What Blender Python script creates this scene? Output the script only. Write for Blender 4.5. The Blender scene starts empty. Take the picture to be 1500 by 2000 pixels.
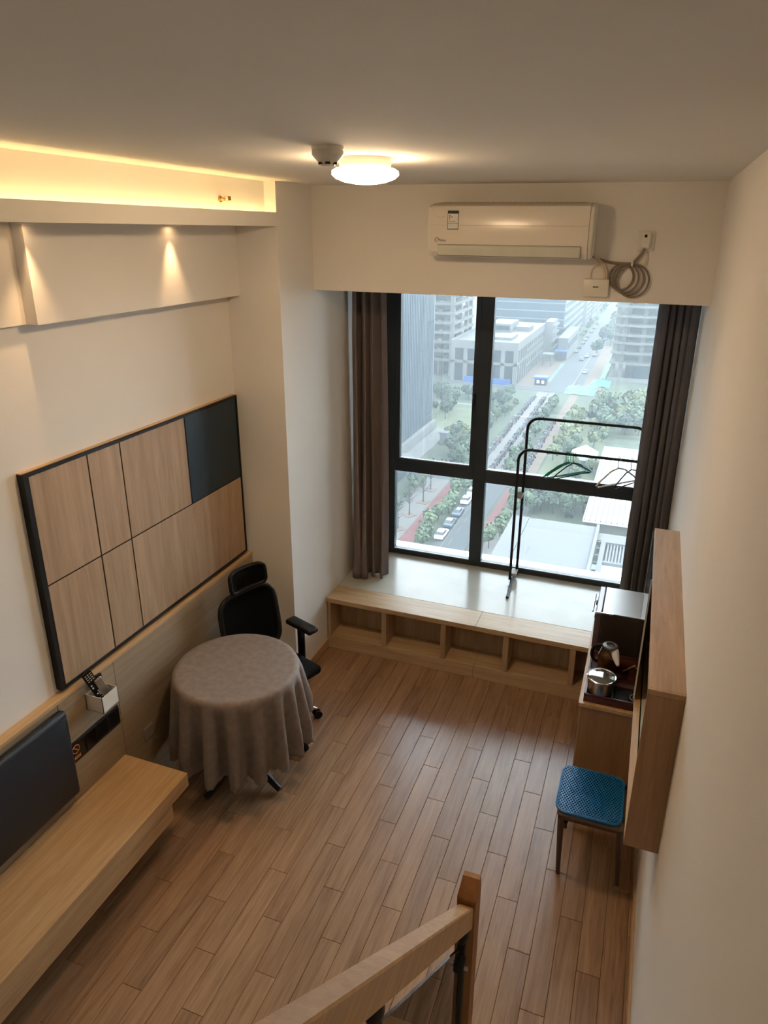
import bpy, bmesh, math, random
from mathutils import Vector, Matrix, noise
random.seed(7)
SC = bpy.context.scene
COL = SC.collection
PI = math.pi

# ------------------------------------------------------------------ camera
S = 1.2
F_PX, YAW, PITCH, ROLL, CX, CY = 1374.18, 0.3432, -0.3550, 0.0106, 774.9, 957.72
CAM = Vector((0, 0, 3.1229))
_fw = Vector((-math.sin(YAW) * math.cos(PITCH), math.cos(YAW) * math.cos(PITCH), math.sin(PITCH)))
_r = Vector((math.cos(YAW), math.sin(YAW), 0)); _u = _r.cross(_fw)
_R = _r * math.cos(ROLL) + _u * math.sin(ROLL); _U = -_r * math.sin(ROLL) + _u * math.cos(ROLL)
cam = bpy.data.cameras.new('camera'); camo = bpy.data.objects.new('camera', cam); COL.objects.link(camo)
m = Matrix.Identity(4)
for i in range(3):
    m[i][0], m[i][1], m[i][2], m[i][3] = _R[i], _U[i], -_fw[i], CAM[i]
camo.matrix_world = m
cam.sensor_fit = 'VERTICAL'; cam.sensor_height = 36; cam.lens = F_PX / 2000 * 36
cam.shift_x = (750 - CX) / 2000; cam.shift_y = (CY - 1000) / 2000
cam.clip_start = 0.05; cam.clip_end = 3000
SC.camera = camo

def ray(x, y): return _fw + _R * ((x - CX) / F_PX) - _U * ((y - CY) / F_PX)
def pz(x, y, z):                                   # pixel -> point on the level z
    d = ray(x, y); return CAM + d * ((z - CAM.z) / d.z)
def py(x, y, yy):
    d = ray(x, y); return CAM + d * (yy / d.y)
def px(x, y, xx):
    d = ray(x, y); return CAM + d * (xx / d.x)

# ------------------------------------------------------------------ world, exposure
w = bpy.data.worlds.new('sky'); SC.world = w; w.use_nodes = True
bg = w.node_tree.nodes['Background']
bg.inputs[0].default_value = (0.82, 0.905, 1.0, 1); bg.inputs[1].default_value = 3.9     # even overcast sky
SC.cycles.max_bounces = 8; SC.cycles.diffuse_bounces = 5
SC.view_settings.view_transform = 'Standard'; SC.view_settings.look = 'None'
SC.view_settings.gamma = 1; SC.view_settings.exposure = 1.38; SC.view_settings.use_curve_mapping = False
LAMP_COL = (1.0, 0.70, 0.41); LAMP_POWER = 38
SPOT_COL = (1.0, 0.63, 0.31); SPOT_POWER = 6.2
COVE_COL = (1.0, 0.68, 0.29); COVE_POWER = 10

# ------------------------------------------------------------------ mesh helpers
class M:
    def __init__(s): s.bm = bmesh.new()
    def box(s, x0, x1, y0, y1, z0, z1, bev=0, seg=1):
        r = bmesh.ops.create_cube(s.bm, size=1)['verts']
        for v in r:
            v.co = Vector(((x0 + x1) / 2 + v.co.x * (x1 - x0), (y0 + y1) / 2 + v.co.y * (y1 - y0), (z0 + z1) / 2 + v.co.z * (z1 - z0)))
        if bev:
            es = list({e for v in r for e in v.link_edges})
            bmesh.ops.bevel(s.bm, geom=es, offset=bev, segments=seg, affect='EDGES', profile=0.5)
        return s
    def poly(s, pts, axis, a, b):                  # outline extruded along an axis from a to b; pts are the other two coords in order
        def mk(p, t):
            return {'X': (t, p[0], p[1]), 'Y': (p[0], t, p[1]), 'Z': (p[0], p[1], t)}[axis]
        A = [s.bm.verts.new(mk(p, a)) for p in pts]; B = [s.bm.verts.new(mk(p, b)) for p in pts]
        n = len(pts)
        for i in range(n): s.bm.faces.new((A[i], A[(i + 1) % n], B[(i + 1) % n], B[i]))
        s.bm.faces.new(A[::-1]); s.bm.faces.new(B)
        return s
    def tube(s, pts, r, n=8, caps=True, closed=False):
        pts = [Vector(p) for p in pts]; N = len(pts); rings = []
        rs = r if isinstance(r, (list, tuple)) else [r] * N
        ref = None
        for i, p in enumerate(pts):
            if closed: t = (pts[(i + 1) % N] - pts[i - 1])
            else: t = pts[min(i + 1, N - 1)] - pts[max(i - 1, 0)]
            t.normalize()
            if ref is None:
                ref = Vector((0, 0, 1)) if abs(t.z) < .9 else Vector((1, 0, 0))
            a = (ref - t * ref.dot(t)).normalized(); b = t.cross(a); ref = a
            rings.append([s.bm.verts.new(p + (a * math.cos(2 * PI * k / n) + b * math.sin(2 * PI * k / n)) * rs[i]) for k in range(n)])
        for i in range(N - 1 + (1 if closed else 0)):
            A, B = rings[i], rings[(i + 1) % N]
            for k in range(n): s.bm.faces.new((A[k], A[(k + 1) % n], B[(k + 1) % n], B[k]))
        if caps and not closed:
            s.bm.faces.new(rings[0][::-1]); s.bm.faces.new(rings[-1])
        return s
    def lathe(s, prof, c=(0, 0, 0), n=24, sx=1, sy=1):
        rings = []
        for r, z in prof:
            if r < 1e-6: rings.append([s.bm.verts.new((c[0], c[1], c[2] + z))])
            else: rings.append([s.bm.verts.new((c[0] + sx * r * math.cos(2 * PI * k / n), c[1] + sy * r * math.sin(2 * PI * k / n), c[2] + z)) for k in range(n)])
        for A, B in zip(rings, rings[1:]):
            if len(A) == 1 and len(B) == 1: continue
            for k in range(n):
                k2 = (k + 1) % n
                if len(A) == 1: s.bm.faces.new((A[0], B[k2], B[k]))
                elif len(B) == 1: s.bm.faces.new((A[k], A[k2], B[0]))
                else: s.bm.faces.new((A[k], A[k2], B[k2], B[k]))
        return s
    def grid(s, f, nu, nv, wrap=False):
        V = [[s.bm.verts.new(f(i / nu, j / nv)) for j in range(nv + 1)] for i in range(nu + (0 if wrap else 1))]
        L = len(V)
        for i in range(nu):
            for j in range(nv):
                s.bm.faces.new((V[i][j], V[(i + 1) % L][j], V[(i + 1) % L][j + 1], V[i][j + 1]))
        return s
    def mesh(s, name, mat, smooth=False, angle=35):
        bmesh.ops.recalc_face_normals(s.bm, faces=s.bm.faces)
        me = bpy.data.meshes.new(name); s.bm.to_mesh(me); s.bm.free()
        if mat: me.materials.append(mat)
        if smooth:
            for p in me.polygons: p.use_smooth = True
            me.set_sharp_from_angle(angle=math.radians(angle))
        return me

def wloc(o):
    v = Vector((0, 0, 0))
    while o: v = v + o.location; o = o.parent
    return v
def obj(name, mb, mat, parent=None, smooth=False, local=False, angle=35):
    me = mb.mesh(name, mat, smooth, angle) if isinstance(mb, M) else mb
    o = bpy.data.objects.new(name, me); COL.objects.link(o)
    if parent:
        o.parent = parent
        if not local: o.location = -wloc(parent)
    return o
def tag(o, label, cat, group=None, kind=None):
    if label: o['label'] = label
    if cat: o['category'] = cat
    if group: o['group'] = group
    if kind: o['kind'] = kind
    return o
def thing(name, label, cat, loc=(0, 0, 0), rz=0, group=None):
    o = bpy.data.objects.new(name, None); COL.objects.link(o); o.empty_display_size = .1
    o.location = loc; o.rotation_euler = (0, 0, rz)
    return tag(o, label, cat, group)
def struct(name, mb, mat, parent=None, label=None):
    o = obj(name, mb, mat, parent)
    if not parent:
        o['kind'] = 'structure'
        if label: o['label'] = label
    return o
def dup(root, loc, rz=0, label=None, group=None, scale=None):
    r = root.copy(); COL.objects.link(r); r.location = loc; r.rotation_euler = (0, 0, rz)
    if scale: r.scale = scale if isinstance(scale, (tuple, list)) else (scale,) * 3
    if label: r['label'] = label
    if group: r['group'] = group
    for ch in list(root.children):
        c = ch.copy(); COL.objects.link(c); c.parent = r
        for g_ in ch.children:
            d = g_.copy(); COL.objects.link(d); d.parent = c
    return r

# ------------------------------------------------------------------ materials
def base_mat(name):
    mt = bpy.data.materials.new(name); mt.use_nodes = True
    nt = mt.node_tree; b = nt.nodes['Principled BSDF']
    return mt, nt, b
def lin(c):
    return tuple(((v / 255) / 12.92 if v / 255 <= .04045 else ((v / 255 + .055) / 1.055) ** 2.4) for v in c)
def plain(name, c, rough=.6, metal=0, var=.06, scale=6, bump=0, bscale=60, coat=0, spec=None):
    mt, nt, b = base_mat(name)
    tc = nt.nodes.new('ShaderNodeTexCoord'); nz = nt.nodes.new('ShaderNodeTexNoise'); nz.inputs['Scale'].default_value = scale
    nz.inputs['Detail'].default_value = 4
    nt.links.new(tc.outputs['Object'], nz.inputs['Vector'])
    cr = nt.nodes.new('ShaderNodeValToRGB')
    cr.color_ramp.elements[0].position = .3; cr.color_ramp.elements[1].position = .7
    cr.color_ramp.elements[0].color = (*[max(0, v * (1 - var)) for v in c], 1)
    cr.color_ramp.elements[1].color = (*[min(1, v * (1 + var)) for v in c], 1)
    nt.links.new(nz.outputs['Fac'], cr.inputs[0]); nt.links.new(cr.outputs[0], b.inputs['Base Color'])
    b.inputs['Roughness'].default_value = rough; b.inputs['Metallic'].default_value = metal
    if spec is not None: b.inputs['Specular IOR Level'].default_value = spec
    if coat: b.inputs['Coat Weight'].default_value = coat; b.inputs['Coat Roughness'].default_value = .08
    if bump:
        n2 = nt.nodes.new('ShaderNodeTexNoise'); n2.inputs['Scale'].default_value = bscale; n2.inputs['Detail'].default_value = 3
        nt.links.new(tc.outputs['Object'], n2.inputs['Vector'])
        bp = nt.nodes.new('ShaderNodeBump'); bp.inputs['Strength'].default_value = bump; bp.inputs['Distance'].default_value = .01
        nt.links.new(n2.outputs['Fac'], bp.inputs['Height']); nt.links.new(bp.outputs[0], b.inputs['Normal'])
    return mt
def wood(name, c1, c2, axis='Y', fine=55, rough=.45, rand=0.0, bump=.06, coat=0):
    mt, nt, b = base_mat(name); L = nt.links.new
    tc = nt.nodes.new('ShaderNodeTexCoord'); oi = nt.nodes.new('ShaderNodeObjectInfo')
    mul = nt.nodes.new('ShaderNodeVectorMath'); mul.operation = 'SCALE'; mul.inputs[0].default_value = (17, 31, 23); L(oi.outputs['Random'], mul.inputs['Scale'])
    add = nt.nodes.new('ShaderNodeVectorMath'); L(tc.outputs['Object'], add.inputs[0])
    if rand: L(mul.outputs[0], add.inputs[1])
    def mapped(sc):
        mp = nt.nodes.new('ShaderNodeMapping')
        v = [sc, sc, sc]; v['XYZ'.index(axis)] = sc * .06
        mp.inputs['Scale'].default_value = v; L(add.outputs[0], mp.inputs['Vector']); return mp
    n1 = nt.nodes.new('ShaderNodeTexNoise'); n1.inputs['Scale'].default_value = 1; n1.inputs['Detail'].default_value = 6; n1.inputs['Roughness'].default_value = .65
    n1.inputs['Distortion'].default_value = .6
    L(mapped(fine).outputs[0], n1.inputs['Vector'])
    n2 = nt.nodes.new('ShaderNodeTexNoise'); n2.inputs['Scale'].default_value = 1; n2.inputs['Detail'].default_value = 3; n2.inputs['Distortion'].default_value = 1.2
    L(mapped(fine * .22).outputs[0], n2.inputs['Vector'])
    mx = nt.nodes.new('ShaderNodeMath'); mx.operation = 'MULTIPLY_ADD'; mx.inputs[1].default_value = .55
    L(n1.outputs['Fac'], mx.inputs[0])
    m2 = nt.nodes.new('ShaderNodeMath'); m2.operation = 'MULTIPLY'; m2.inputs[1].default_value = .45; L(n2.outputs['Fac'], m2.inputs[0]); L(m2.outputs[0], mx.inputs[2])
    cr = nt.nodes.new('ShaderNodeValToRGB'); e = cr.color_ramp.elements
    e[0].position = .34; e[1].position = .64; e[0].color = (*c1, 1); e[1].color = (*c2, 1)
    L(mx.outputs[0], cr.inputs[0])
    out = cr.outputs[0]
    if rand:
        hs = nt.nodes.new('ShaderNodeHueSaturation')
        mr = nt.nodes.new('ShaderNodeMapRange'); mr.inputs['To Min'].default_value = 1 - rand; mr.inputs['To Max'].default_value = 1 + rand
        L(oi.outputs['Random'], mr.inputs['Value']); L(mr.outputs[0], hs.inputs['Value']); L(out, hs.inputs['Color']); out = hs.outputs[0]
    L(out, b.inputs['Base Color']); b.inputs['Roughness'].default_value = rough
    if coat: b.inputs['Coat Weight'].default_value = coat; b.inputs['Coat Roughness'].default_value = .25
    if bump:
        bp = nt.nodes.new('ShaderNodeBump'); bp.inputs['Strength'].default_value = bump; bp.inputs['Distance'].default_value = .003
        L(mx.outputs[0], bp.inputs['Height']); L(bp.outputs[0], b.inputs['Normal'])
    return mt
def emit(name, c, st):
    mt, nt, b = base_mat(name)
    b.inputs['Base Color'].default_value = (.8, .8, .8, 1); b.inputs['Emission Color'].default_value = (*c, 1); b.inputs['Emission Strength'].default_value = st
    return mt
def clear(name, tint=(.93, .97, .97), refl=.07, rough=0.0):
    mt = bpy.data.materials.new(name); mt.use_nodes = True; nt = mt.node_tree; nt.nodes.clear()
    o = nt.nodes.new('ShaderNodeOutputMaterial'); t = nt.nodes.new('ShaderNodeBsdfTransparent'); g = nt.nodes.new('ShaderNodeBsdfGlossy'); mx = nt.nodes.new('ShaderNodeMixShader')
    fr = nt.nodes.new('ShaderNodeFresnel'); fr.inputs['IOR'].default_value = 1.45
    t.inputs[0].default_value = (*tint, 1); g.inputs['Roughness'].default_value = rough
    nt.links.new(fr.outputs[0], mx.inputs[0]); nt.links.new(t.outputs[0], mx.inputs[1]); nt.links.new(g.outputs[0], mx.inputs[2]); nt.links.new(mx.outputs[0], o.inputs[0])
    return mt
def palette(name, cols, rough=.4):
    mt, nt, b = base_mat(name)
    oi = nt.nodes.new('ShaderNodeObjectInfo'); cr = nt.nodes.new('ShaderNodeValToRGB'); cr.color_ramp.interpolation = 'CONSTANT'
    e = cr.color_ramp.elements
    for i, c in enumerate(cols):
        if i < 2: el = e[i]; el.position = i / len(cols)
        else: el = e.new(i / len(cols))
        el.color = (*c, 1)
    nt.links.new(oi.outputs['Random'], cr.inputs[0]); nt.links.new(cr.outputs[0], b.inputs['Base Color']); b.inputs['Roughness'].default_value = rough
    return mt
def leafy(name, c1, c2):
    mt, nt, b = base_mat(name)
    oi = nt.nodes.new('ShaderNodeObjectInfo'); tc = nt.nodes.new('ShaderNodeTexCoord'); nz = nt.nodes.new('ShaderNodeTexNoise'); nz.inputs['Scale'].default_value = 1.2
    nt.links.new(tc.outputs['Object'], nz.inputs['Vector'])
    ad = nt.nodes.new('ShaderNodeMath'); ad.operation = 'MULTIPLY_ADD'; ad.inputs[1].default_value = .6
    mu = nt.nodes.new('ShaderNodeMath'); mu.operation = 'MULTIPLY'; mu.inputs[1].default_value = .5
    nt.links.new(nz.outputs['Fac'], mu.inputs[0]); nt.links.new(oi.outputs['Random'], ad.inputs[0]); nt.links.new(mu.outputs[0], ad.inputs[2])
    cr = nt.nodes.new('ShaderNodeValToRGB'); cr.color_ramp.elements[0].color = (*c1, 1); cr.color_ramp.elements[1].color = (*c2, 1)
    cr.color_ramp.elements[0].position = .15; cr.color_ramp.elements[1].position = .85
    nt.links.new(ad.outputs[0], cr.inputs[0]); nt.links.new(cr.outputs[0], b.inputs['Base Color']); b.inputs['Roughness'].default_value = .7
    return mt

WALL = plain('wall_paint', lin((230, 226, 220)), .85, var=.015, scale=2, bump=.05, bscale=180)
CEIL = plain('ceiling_paint', lin((230, 226, 218)), .9, var=.02, scale=1.5, bump=.04, bscale=90)
FLOORW = wood('floor_oak', lin((132, 100, 74)), lin((172, 137, 105)), 'Y', 75, .27, rand=.09, bump=.08)
FLOORW.node_tree.nodes['Principled BSDF'].inputs['Specular IOR Level'].default_value = .85
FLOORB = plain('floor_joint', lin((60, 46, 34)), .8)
OAK = wood('oak_laminate', lin((176, 141, 100)), lin((206, 172, 128)), 'Y', 60, .45)
OAKX = wood('oak_laminate_across', lin((170, 142, 108)), lin((208, 180, 142)), 'X', 60, .45)
OAKZ = wood('oak_laminate_upright', lin((156, 130, 102)), lin((190, 164, 133)), 'Z', 60, .5)
WAIN = wood('grey_oak_panel', lin((142, 124, 100)), lin((168, 148, 122)), 'Y', 45, .5)
PANELW = wood('panel_oak', lin((156, 128, 100)), lin((186, 157, 128)), 'Z', 45, .5, rand=.04)
CABW = wood('wall_cabinet_oak', lin((150, 118, 84)), lin((182, 148, 110)), 'Y', 60, .5)
CABZ = wood('wall_cabinet_oak_upright', lin((140, 104, 70)), lin((170, 130, 92)), 'Z', 60, .5)
RAILW = wood('handrail_oak', lin((160, 118, 72)), lin((196, 156, 104)), 'Y', 40, .35, coat=.3)
POSTW = wood('post_oak', lin((120, 76, 40)), lin((158, 106, 60)), 'Z', 40, .4)
BLACKP = plain('black_plastic', (.008, .008, .0085), .5, var=.1, spec=.3)
BLACKM = plain('black_metal', (.012, .013, .014), .5, spec=.3)
BLACKF = plain('black_fabric', (.005, .005, .0055), .95, var=.2, scale=80, bump=.3, bscale=500, spec=.1)
FRAMEB = plain('charcoal_frame', (.026, .034, .042), .42)
NAVY = plain('navy_leatherette', (.007, .012, .019), .5, var=.15, bump=.1, bscale=300)
TEALB = plain('blue_black_board', (.006, .020, .034), .42, var=.05)
WHITEP = plain('white_plastic', lin((226, 222, 212)), .35, var=.01)
ACW = plain('white_gloss_plastic', lin((228, 220, 208)), .22, var=.01)
GREYP = plain('grey_plastic', lin((150, 142, 130)), .5)
CHROME = plain('chrome', (.75, .75, .75), .15, 1, var=.02)
STEEL = plain('brushed_steel', (.55, .55, .56), .28, 1, var=.05)
BRASS = plain('brass', (.75, .5, .2), .3, 1)
MARBLE = plain('cream_marble', lin((188, 186, 176)), .18, var=.07, scale=4, spec=.35)
CURT = plain('taupe_velvet', lin((122, 110, 106)), .85, var=.06, scale=3, bump=.15, bscale=300)
CURTR = plain('charcoal_velvet', lin((100, 98, 103)), .85, var=.06, scale=3, bump=.15, bscale=300)
CLOTH = plain('taupe_tablecloth', lin((128, 116, 108)), .75, var=.14, scale=28, bump=.12, bscale=400)
BLUEG = plain('blue_gel', (.004, .15, .40), .38, var=.1, scale=12)
CHAIRL = plain('dark_wood_leg', lin((74, 56, 48)), .45, var=.1)
CUSH = plain('brown_cushion', lin((120, 100, 84)), .8)
TRAYW = wood('rosewood_tray', lin((46, 20, 16)), lin((92, 44, 34)), 'Y', 50, .3)
GLASS = clear('window_glass')
KGLASS = clear('kettle_glass', (.86, .80, .68))
RGLASS = clear('rail_glass', (.90, .95, .93))
DGLASS = plain('dark_glass', (.004, .010, .012), .06, var=.1, spec=.6)
WHITE_PAPER = plain('white_paper', lin((225, 225, 220)), .7)
ORANGE = plain('orange_print', lin((200, 120, 60)), .7)
DARKPRINT = plain('dark_print', lin((50, 62, 68)), .7)
BEIGEC = plain('beige_cable', lin((205, 190, 165)), .5)
GREYC = plain('grey_cable', lin((128, 118, 106)), .5)
GREENH = plain('green_hanger', (.015, .26, .20), .35)
WHITEH = plain('white_hanger', lin((215, 212, 205)), .4)

# ------------------------------------------------------------------ dimensions of the room
XL, XR, XC, YC, YB, YW, ZC, ZBB, ZS = -2.497, 0.267, -2.133, 3.858, 4.313, 5.31, 3.375, 2.747, 0.441
YBK = -1.7
XW = -2.445
YCAB, YMAR = 4.365, 4.587

# ------------------------------------------------------------------ setting
fl = struct('floor', M().box(XL, XR, YBK, 4.60, -.15, -.012), FLOORB, label='wooden plank floor of the loft room')
PW, PL = .1043, .75
plank_mesh = {}
def plank(xa, xb, ya, yb):
    key = (round(xb - xa, 4), round(yb - ya, 3))
    if key not in plank_mesh:
        g = .0007
        mb = M(); hx, hy = (xb - xa) / 2 - g, (yb - ya) / 2 - g
        mb.box(-hx, hx, -hy, hy, -.012, 0)
        top = [e for e in mb.bm.edges if all(v.co.z > -.001 for v in e.verts)]
        bmesh.ops.bevel(mb.bm, geom=top, offset=.0014, segments=1, affect='EDGES')
        plank_mesh[key] = mb.mesh('plank', FLOORW)
    o = bpy.data.objects.new('plank', plank_mesh[key]); COL.objects.link(o); o.parent = fl
    o.location = ((xa + xb) / 2, (ya + yb) / 2, random.uniform(-.0003, .0003))
for k in range(-10, 19):
    xa = -1.53 + PW * k; xb = xa + PW
    xa, xb = max(xa, XL), min(xb, XR)
    if xb - xa < .01: continue
    j0 = {0: 2.374, 1: 2.122, 2: 1.874}[k % 3]
    n0 = math.floor((0.7 - j0) / PL)
    for n in range(n0, 8):
        ya, yb = max(j0 + n * PL, .70), min(j0 + (n + 1) * PL, 4.375)
        if yb - ya > .02: plank(xa, xb, ya, yb)

struct('ceiling', M().box(XL - .15, XR + .15, YBK, YB + .25, ZC, ZC + .15), CEIL, label='plain off-white ceiling')
wl = struct('wall_left', M().box(XL - .15, XL, YBK, YC, 0, ZC), WALL, label='off-white side wall carrying the wooden panelling')
struct('wall_pier', M().box(XL - .15, XC, YC, 5.42, 0, ZC), WALL, label='projecting off-white pier between the panelled wall and the window')
struct('wall_right', M().box(XR, XR + .15, YBK, 5.42, 0, ZC), WALL, label='off-white side wall behind the wooden wall cabinet')
struct('wall_back', M().box(XL - .15, XR + .15, YBK - .15, YBK, 0, ZC + .15), WALL, label='off-white wall behind the stairs')
struct('wall_beam', M().box(XC, XR, YB, YB + .22, ZBB, ZC), WALL, label='deep off-white beam over the window carrying the air conditioner')
wf = struct('wall_window', M().box(XC, XR, 4.60, 5.42, -.15, .415), WALL, label='wall around the window')
struct('window_head', M().box(XC, XR, 5.29, 5.42, 2.98, ZC), WALL, wf)
struct('window_reveal', M().box(XC, -2.03, 5.30, 5.42, .415, 2.98), WALL, wf)
struct('window_reveal', M().box(.225, XR, 5.30, 5.42, .415, 2.98), WALL, wf)
struct('bay_ceiling', M().box(XC, XR, YB + .22, 5.42, 3.12, ZC), WALL, wf)
struct('outer_sill', M().box(XC, XR, 5.42, 5.645, .28, .405), plain('outer_sill_white', lin((238, 240, 240)), .6, var=.02), wf)
struct('trim_1', M().box(XL, -2.412, 2.297, YC, 2.735, 3.14), WALL, label='thick boxed-in beam along the panelled wall')
struct('trim_2', M().box(XL, -2.474, YBK, 2.297, 2.735, 3.14), WALL, label='shallow boxed-in beam along the panelled wall')
cv = struct('trim_3', M().box(XL, XC, YBK, YC, 3.134, 3.15), WALL, label='lowered cove ledge with hidden strip light')
struct('lip', M().box(-2.145, XC, YBK, YC, 3.15, 3.209), WALL, cv)
struct('cove_back', M().box(XL, -2.207, YBK, YC, 3.15, ZC), WALL, cv)
struct('marble_slab', M().box(XC, XR, YMAR, YW + .02, .415, ZS, .003), MARBLE, wf)
struct('baseboard_pier', M().box(XC, XC + .012, YC, YCAB, 0, .075, .002), OAK, label='wooden skirting along the pier')
struct('baseboard_right', M().box(XR - .012, XR, .4, 3.30, 0, .075, .002), OAK, label='wooden skirting along the plain wall')

# window
win = struct('window_1', M().box(-2.03, .225, YW, YW + .07, ZS, .487, .003), FRAMEB, label='dark grey aluminium window with four panes')
def wbar(n, *a): return struct(n, M().box(*a, .004), FRAMEB, win)
wbar('frame_post', -2.03, -1.915, YW, YW + .07, .487, 2.98)
wbar('frame_post', .12, .225, YW, YW + .07, .487, 2.98)
wbar('frame_head', -1.915, .12, YW, YW + .07, 2.90, 2.98)
wbar('mullion', -1.242, -1.138, YW - .004, YW + .07, .487, 2.90)
wbar('rail', -1.915, -1.242, YW, YW + .07, 1.212, 1.30)
wbar('rail', -1.138, .12, YW, YW + .07, 1.20, 1.307)
sash = struct('sash', M().box(-1.915, -1.242, YW - .006, YW + .05, 1.298, 1.328, .003).box(-1.915, -1.242, YW - .006, YW + .05, 2.87, 2.90, .003)
    .box(-1.915, -1.876, YW - .006, YW + .05, 1.328, 2.87, .003).box(-1.276, -1.236, YW - .006, YW + .05, 1.328, 2.87, .003), FRAMEB, win)
obj('window_handle', M().box(-1.262, -1.246, YW - .022, YW - .006, 1.83, 1.93, .004).box(-1.258, -1.250, YW - .04, YW - .02, 1.80, 1.90, .003), BLACKP, sash)
BEAD = plain('glazing_bead', lin((190, 196, 200)), .4)
for (x0, x1, z0, z1) in ((-1.915, -1.242, .487, .492), (-1.138, .12, .487, .492), (-1.876, -1.276, 1.328, 1.332), (-1.138, .12, 1.307, 1.311)):
    struct('glazing_bead', M().box(x0, x1, YW + .006, YW + .022, z0, z1), BEAD, win)
for (x0, x1, z0, z1) in ((-1.915, -1.242, .487, 1.212), (-1.138, .12, .487, 1.20), (-1.876, -1.276, 1.328, 2.87), (-1.138, .12, 1.307, 2.90)):
    struct('pane', M().box(x0, x1, YW + .028, YW + .036, z0, z1), GLASS, win)

# ------------------------------------------------------------------ built-in furniture on the panelled wall
wn = thing('wainscot', 'grey oak wainscot boarding behind the bench and round table', 'wainscot', (XW, 2.4, 0))
for (a, b) in ((-1.0, .6), (.6, 2.075), (2.075, 2.455), (2.455, YC - .001)):
    obj('panel', M().box(XL, XW, a + .001, b - .001, .0, .985, .0015), WAIN, wn)
obj('cap', M().box(XL, XW + .003, -1.0, YC - .001, .985, 1.007, .002), OAK, wn)
obj('outlet_plate', M().box(XW, XW + .006, 2.60, 2.68, .36, .44, .002), GREYP, wn)

pn = thing('wall_panel', 'black framed wall panel of oak boards with one dark blue board', 'wall panel', (-2.475, 3.0, 1.023))
PX0, PX1 = XL, -2.461
YS, ZM, Z0, Z1 = [2.160, 2.51, 2.735, 3.272, 3.806], 1.572, 1.042, 2.102
obj('backing', M().box(PX0, -2.4685, 2.138, 3.824, 1.023, 2.12), BLACKP, pn)
obj('frame', M().box(PX0, PX1, 2.132, 2.160, 1.023, 2.12, .001).box(PX0, PX1, 3.812, 3.824, 1.023, 2.12, .001).box(PX0, PX1, 2.155, 3.812, 2.104, 2.12, .001)
    .box(PX0, PX1, 2.155, 3.812, 1.023, 1.037, .001), BLACKP, pn)
obj('edge_strip', M().box(PX0, PX1 - .012, 2.134, 3.824, 2.12, 2.124), OAK, pn)
gp = .004
def board(y0, y1, z0, z1, mt):
    obj('board', M().box(PX0 + .01, -2.466, y0 + gp, y1 - gp, z0 + gp, z1 - gp, .001), mt, pn)
for i in range(3):
    board(YS[i], YS[i + 1], ZM, Z1 + .006, PANELW)
board(YS[3], YS[4] + .008, ZM, Z1 + .006, TEALB)
for a, b in ((YS[0], YS[1]), (YS[1], YS[2]), (YS[2], YS[4] + .008)):
    board(a, b, Z0 - .008, ZM, PANELW)

bn = thing('bench', 'long floating oak bench fixed under the navy headboard cushion', 'bench', (-2.24, 1.2, 0))
obj('seat_board', M().box(XW, -2.039, -1.0, 2.443, .314, .399, .002), OAK, bn)
obj('lower_box', M().box(XW, -2.05, -1.0, 2.312, .205, .306, .002), OAK, bn)
obj('spacer', M().box(XW, -2.10, -1.0, 2.30, .306, .314), BLACKP, bn)
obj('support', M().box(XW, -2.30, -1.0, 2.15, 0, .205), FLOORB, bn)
def pillow(mb, x0, x1, y0, y1, z0, z1, r):
    mb.box(x0, x1, y0, y1, z0, z1, r, 3); return mb
hb = obj('headboard_cushion', pillow(M(), XW + .001, XW + .052, .85, 2.082, .476, .968, .022), NAVY, smooth=True, angle=60)
tag(hb, 'dark navy padded cushion fixed upright above the bench', 'cushion')

bp = thing('socket_strip', 'black strip of wall sockets set below the remote holder', 'socket strip', (XW, 2.27, .67))
obj('body', M().box(XW, XW + .008, 2.098, 2.438, .616, .732, .002), BLACKP, bp)
for i in range(4):
    obj('socket', M().box(XW + .008, XW + .0105, 2.108 + i * .084, 2.184 + i * .084, .628, .72, .003), plain('black_gloss_%d' % i, (.008, .008, .009), .2), bp)
ns = thing('no_smoking_sticker', 'small round no-smoking sticker with orange print on the sockets', 'sticker', (XW + .011, 2.12, .68))
sx = XW + .0108
c_ = Vector((sx, 2.125, .69))
obj('ring', M().tube([c_ + Vector((0, .022 * math.cos(t), .022 * math.sin(t))) for t in [2 * PI * i / 20 for i in range(20)]], .0022, 5, closed=True).tube([c_ + Vector((0, -.015, .015)), c_ + Vector((0, .015, -.015))], .002, 5), ORANGE, ns)
obj('caption', M().box(sx, sx + .001, 2.108, 2.116, .634, .652).box(sx, sx + .001, 2.119, 2.127, .634, .652).box(sx, sx + .001, 2.130, 2.138, .634, .652).box(sx, sx + .001, 2.141, 2.148, .634, .652), ORANGE, ns)

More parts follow.
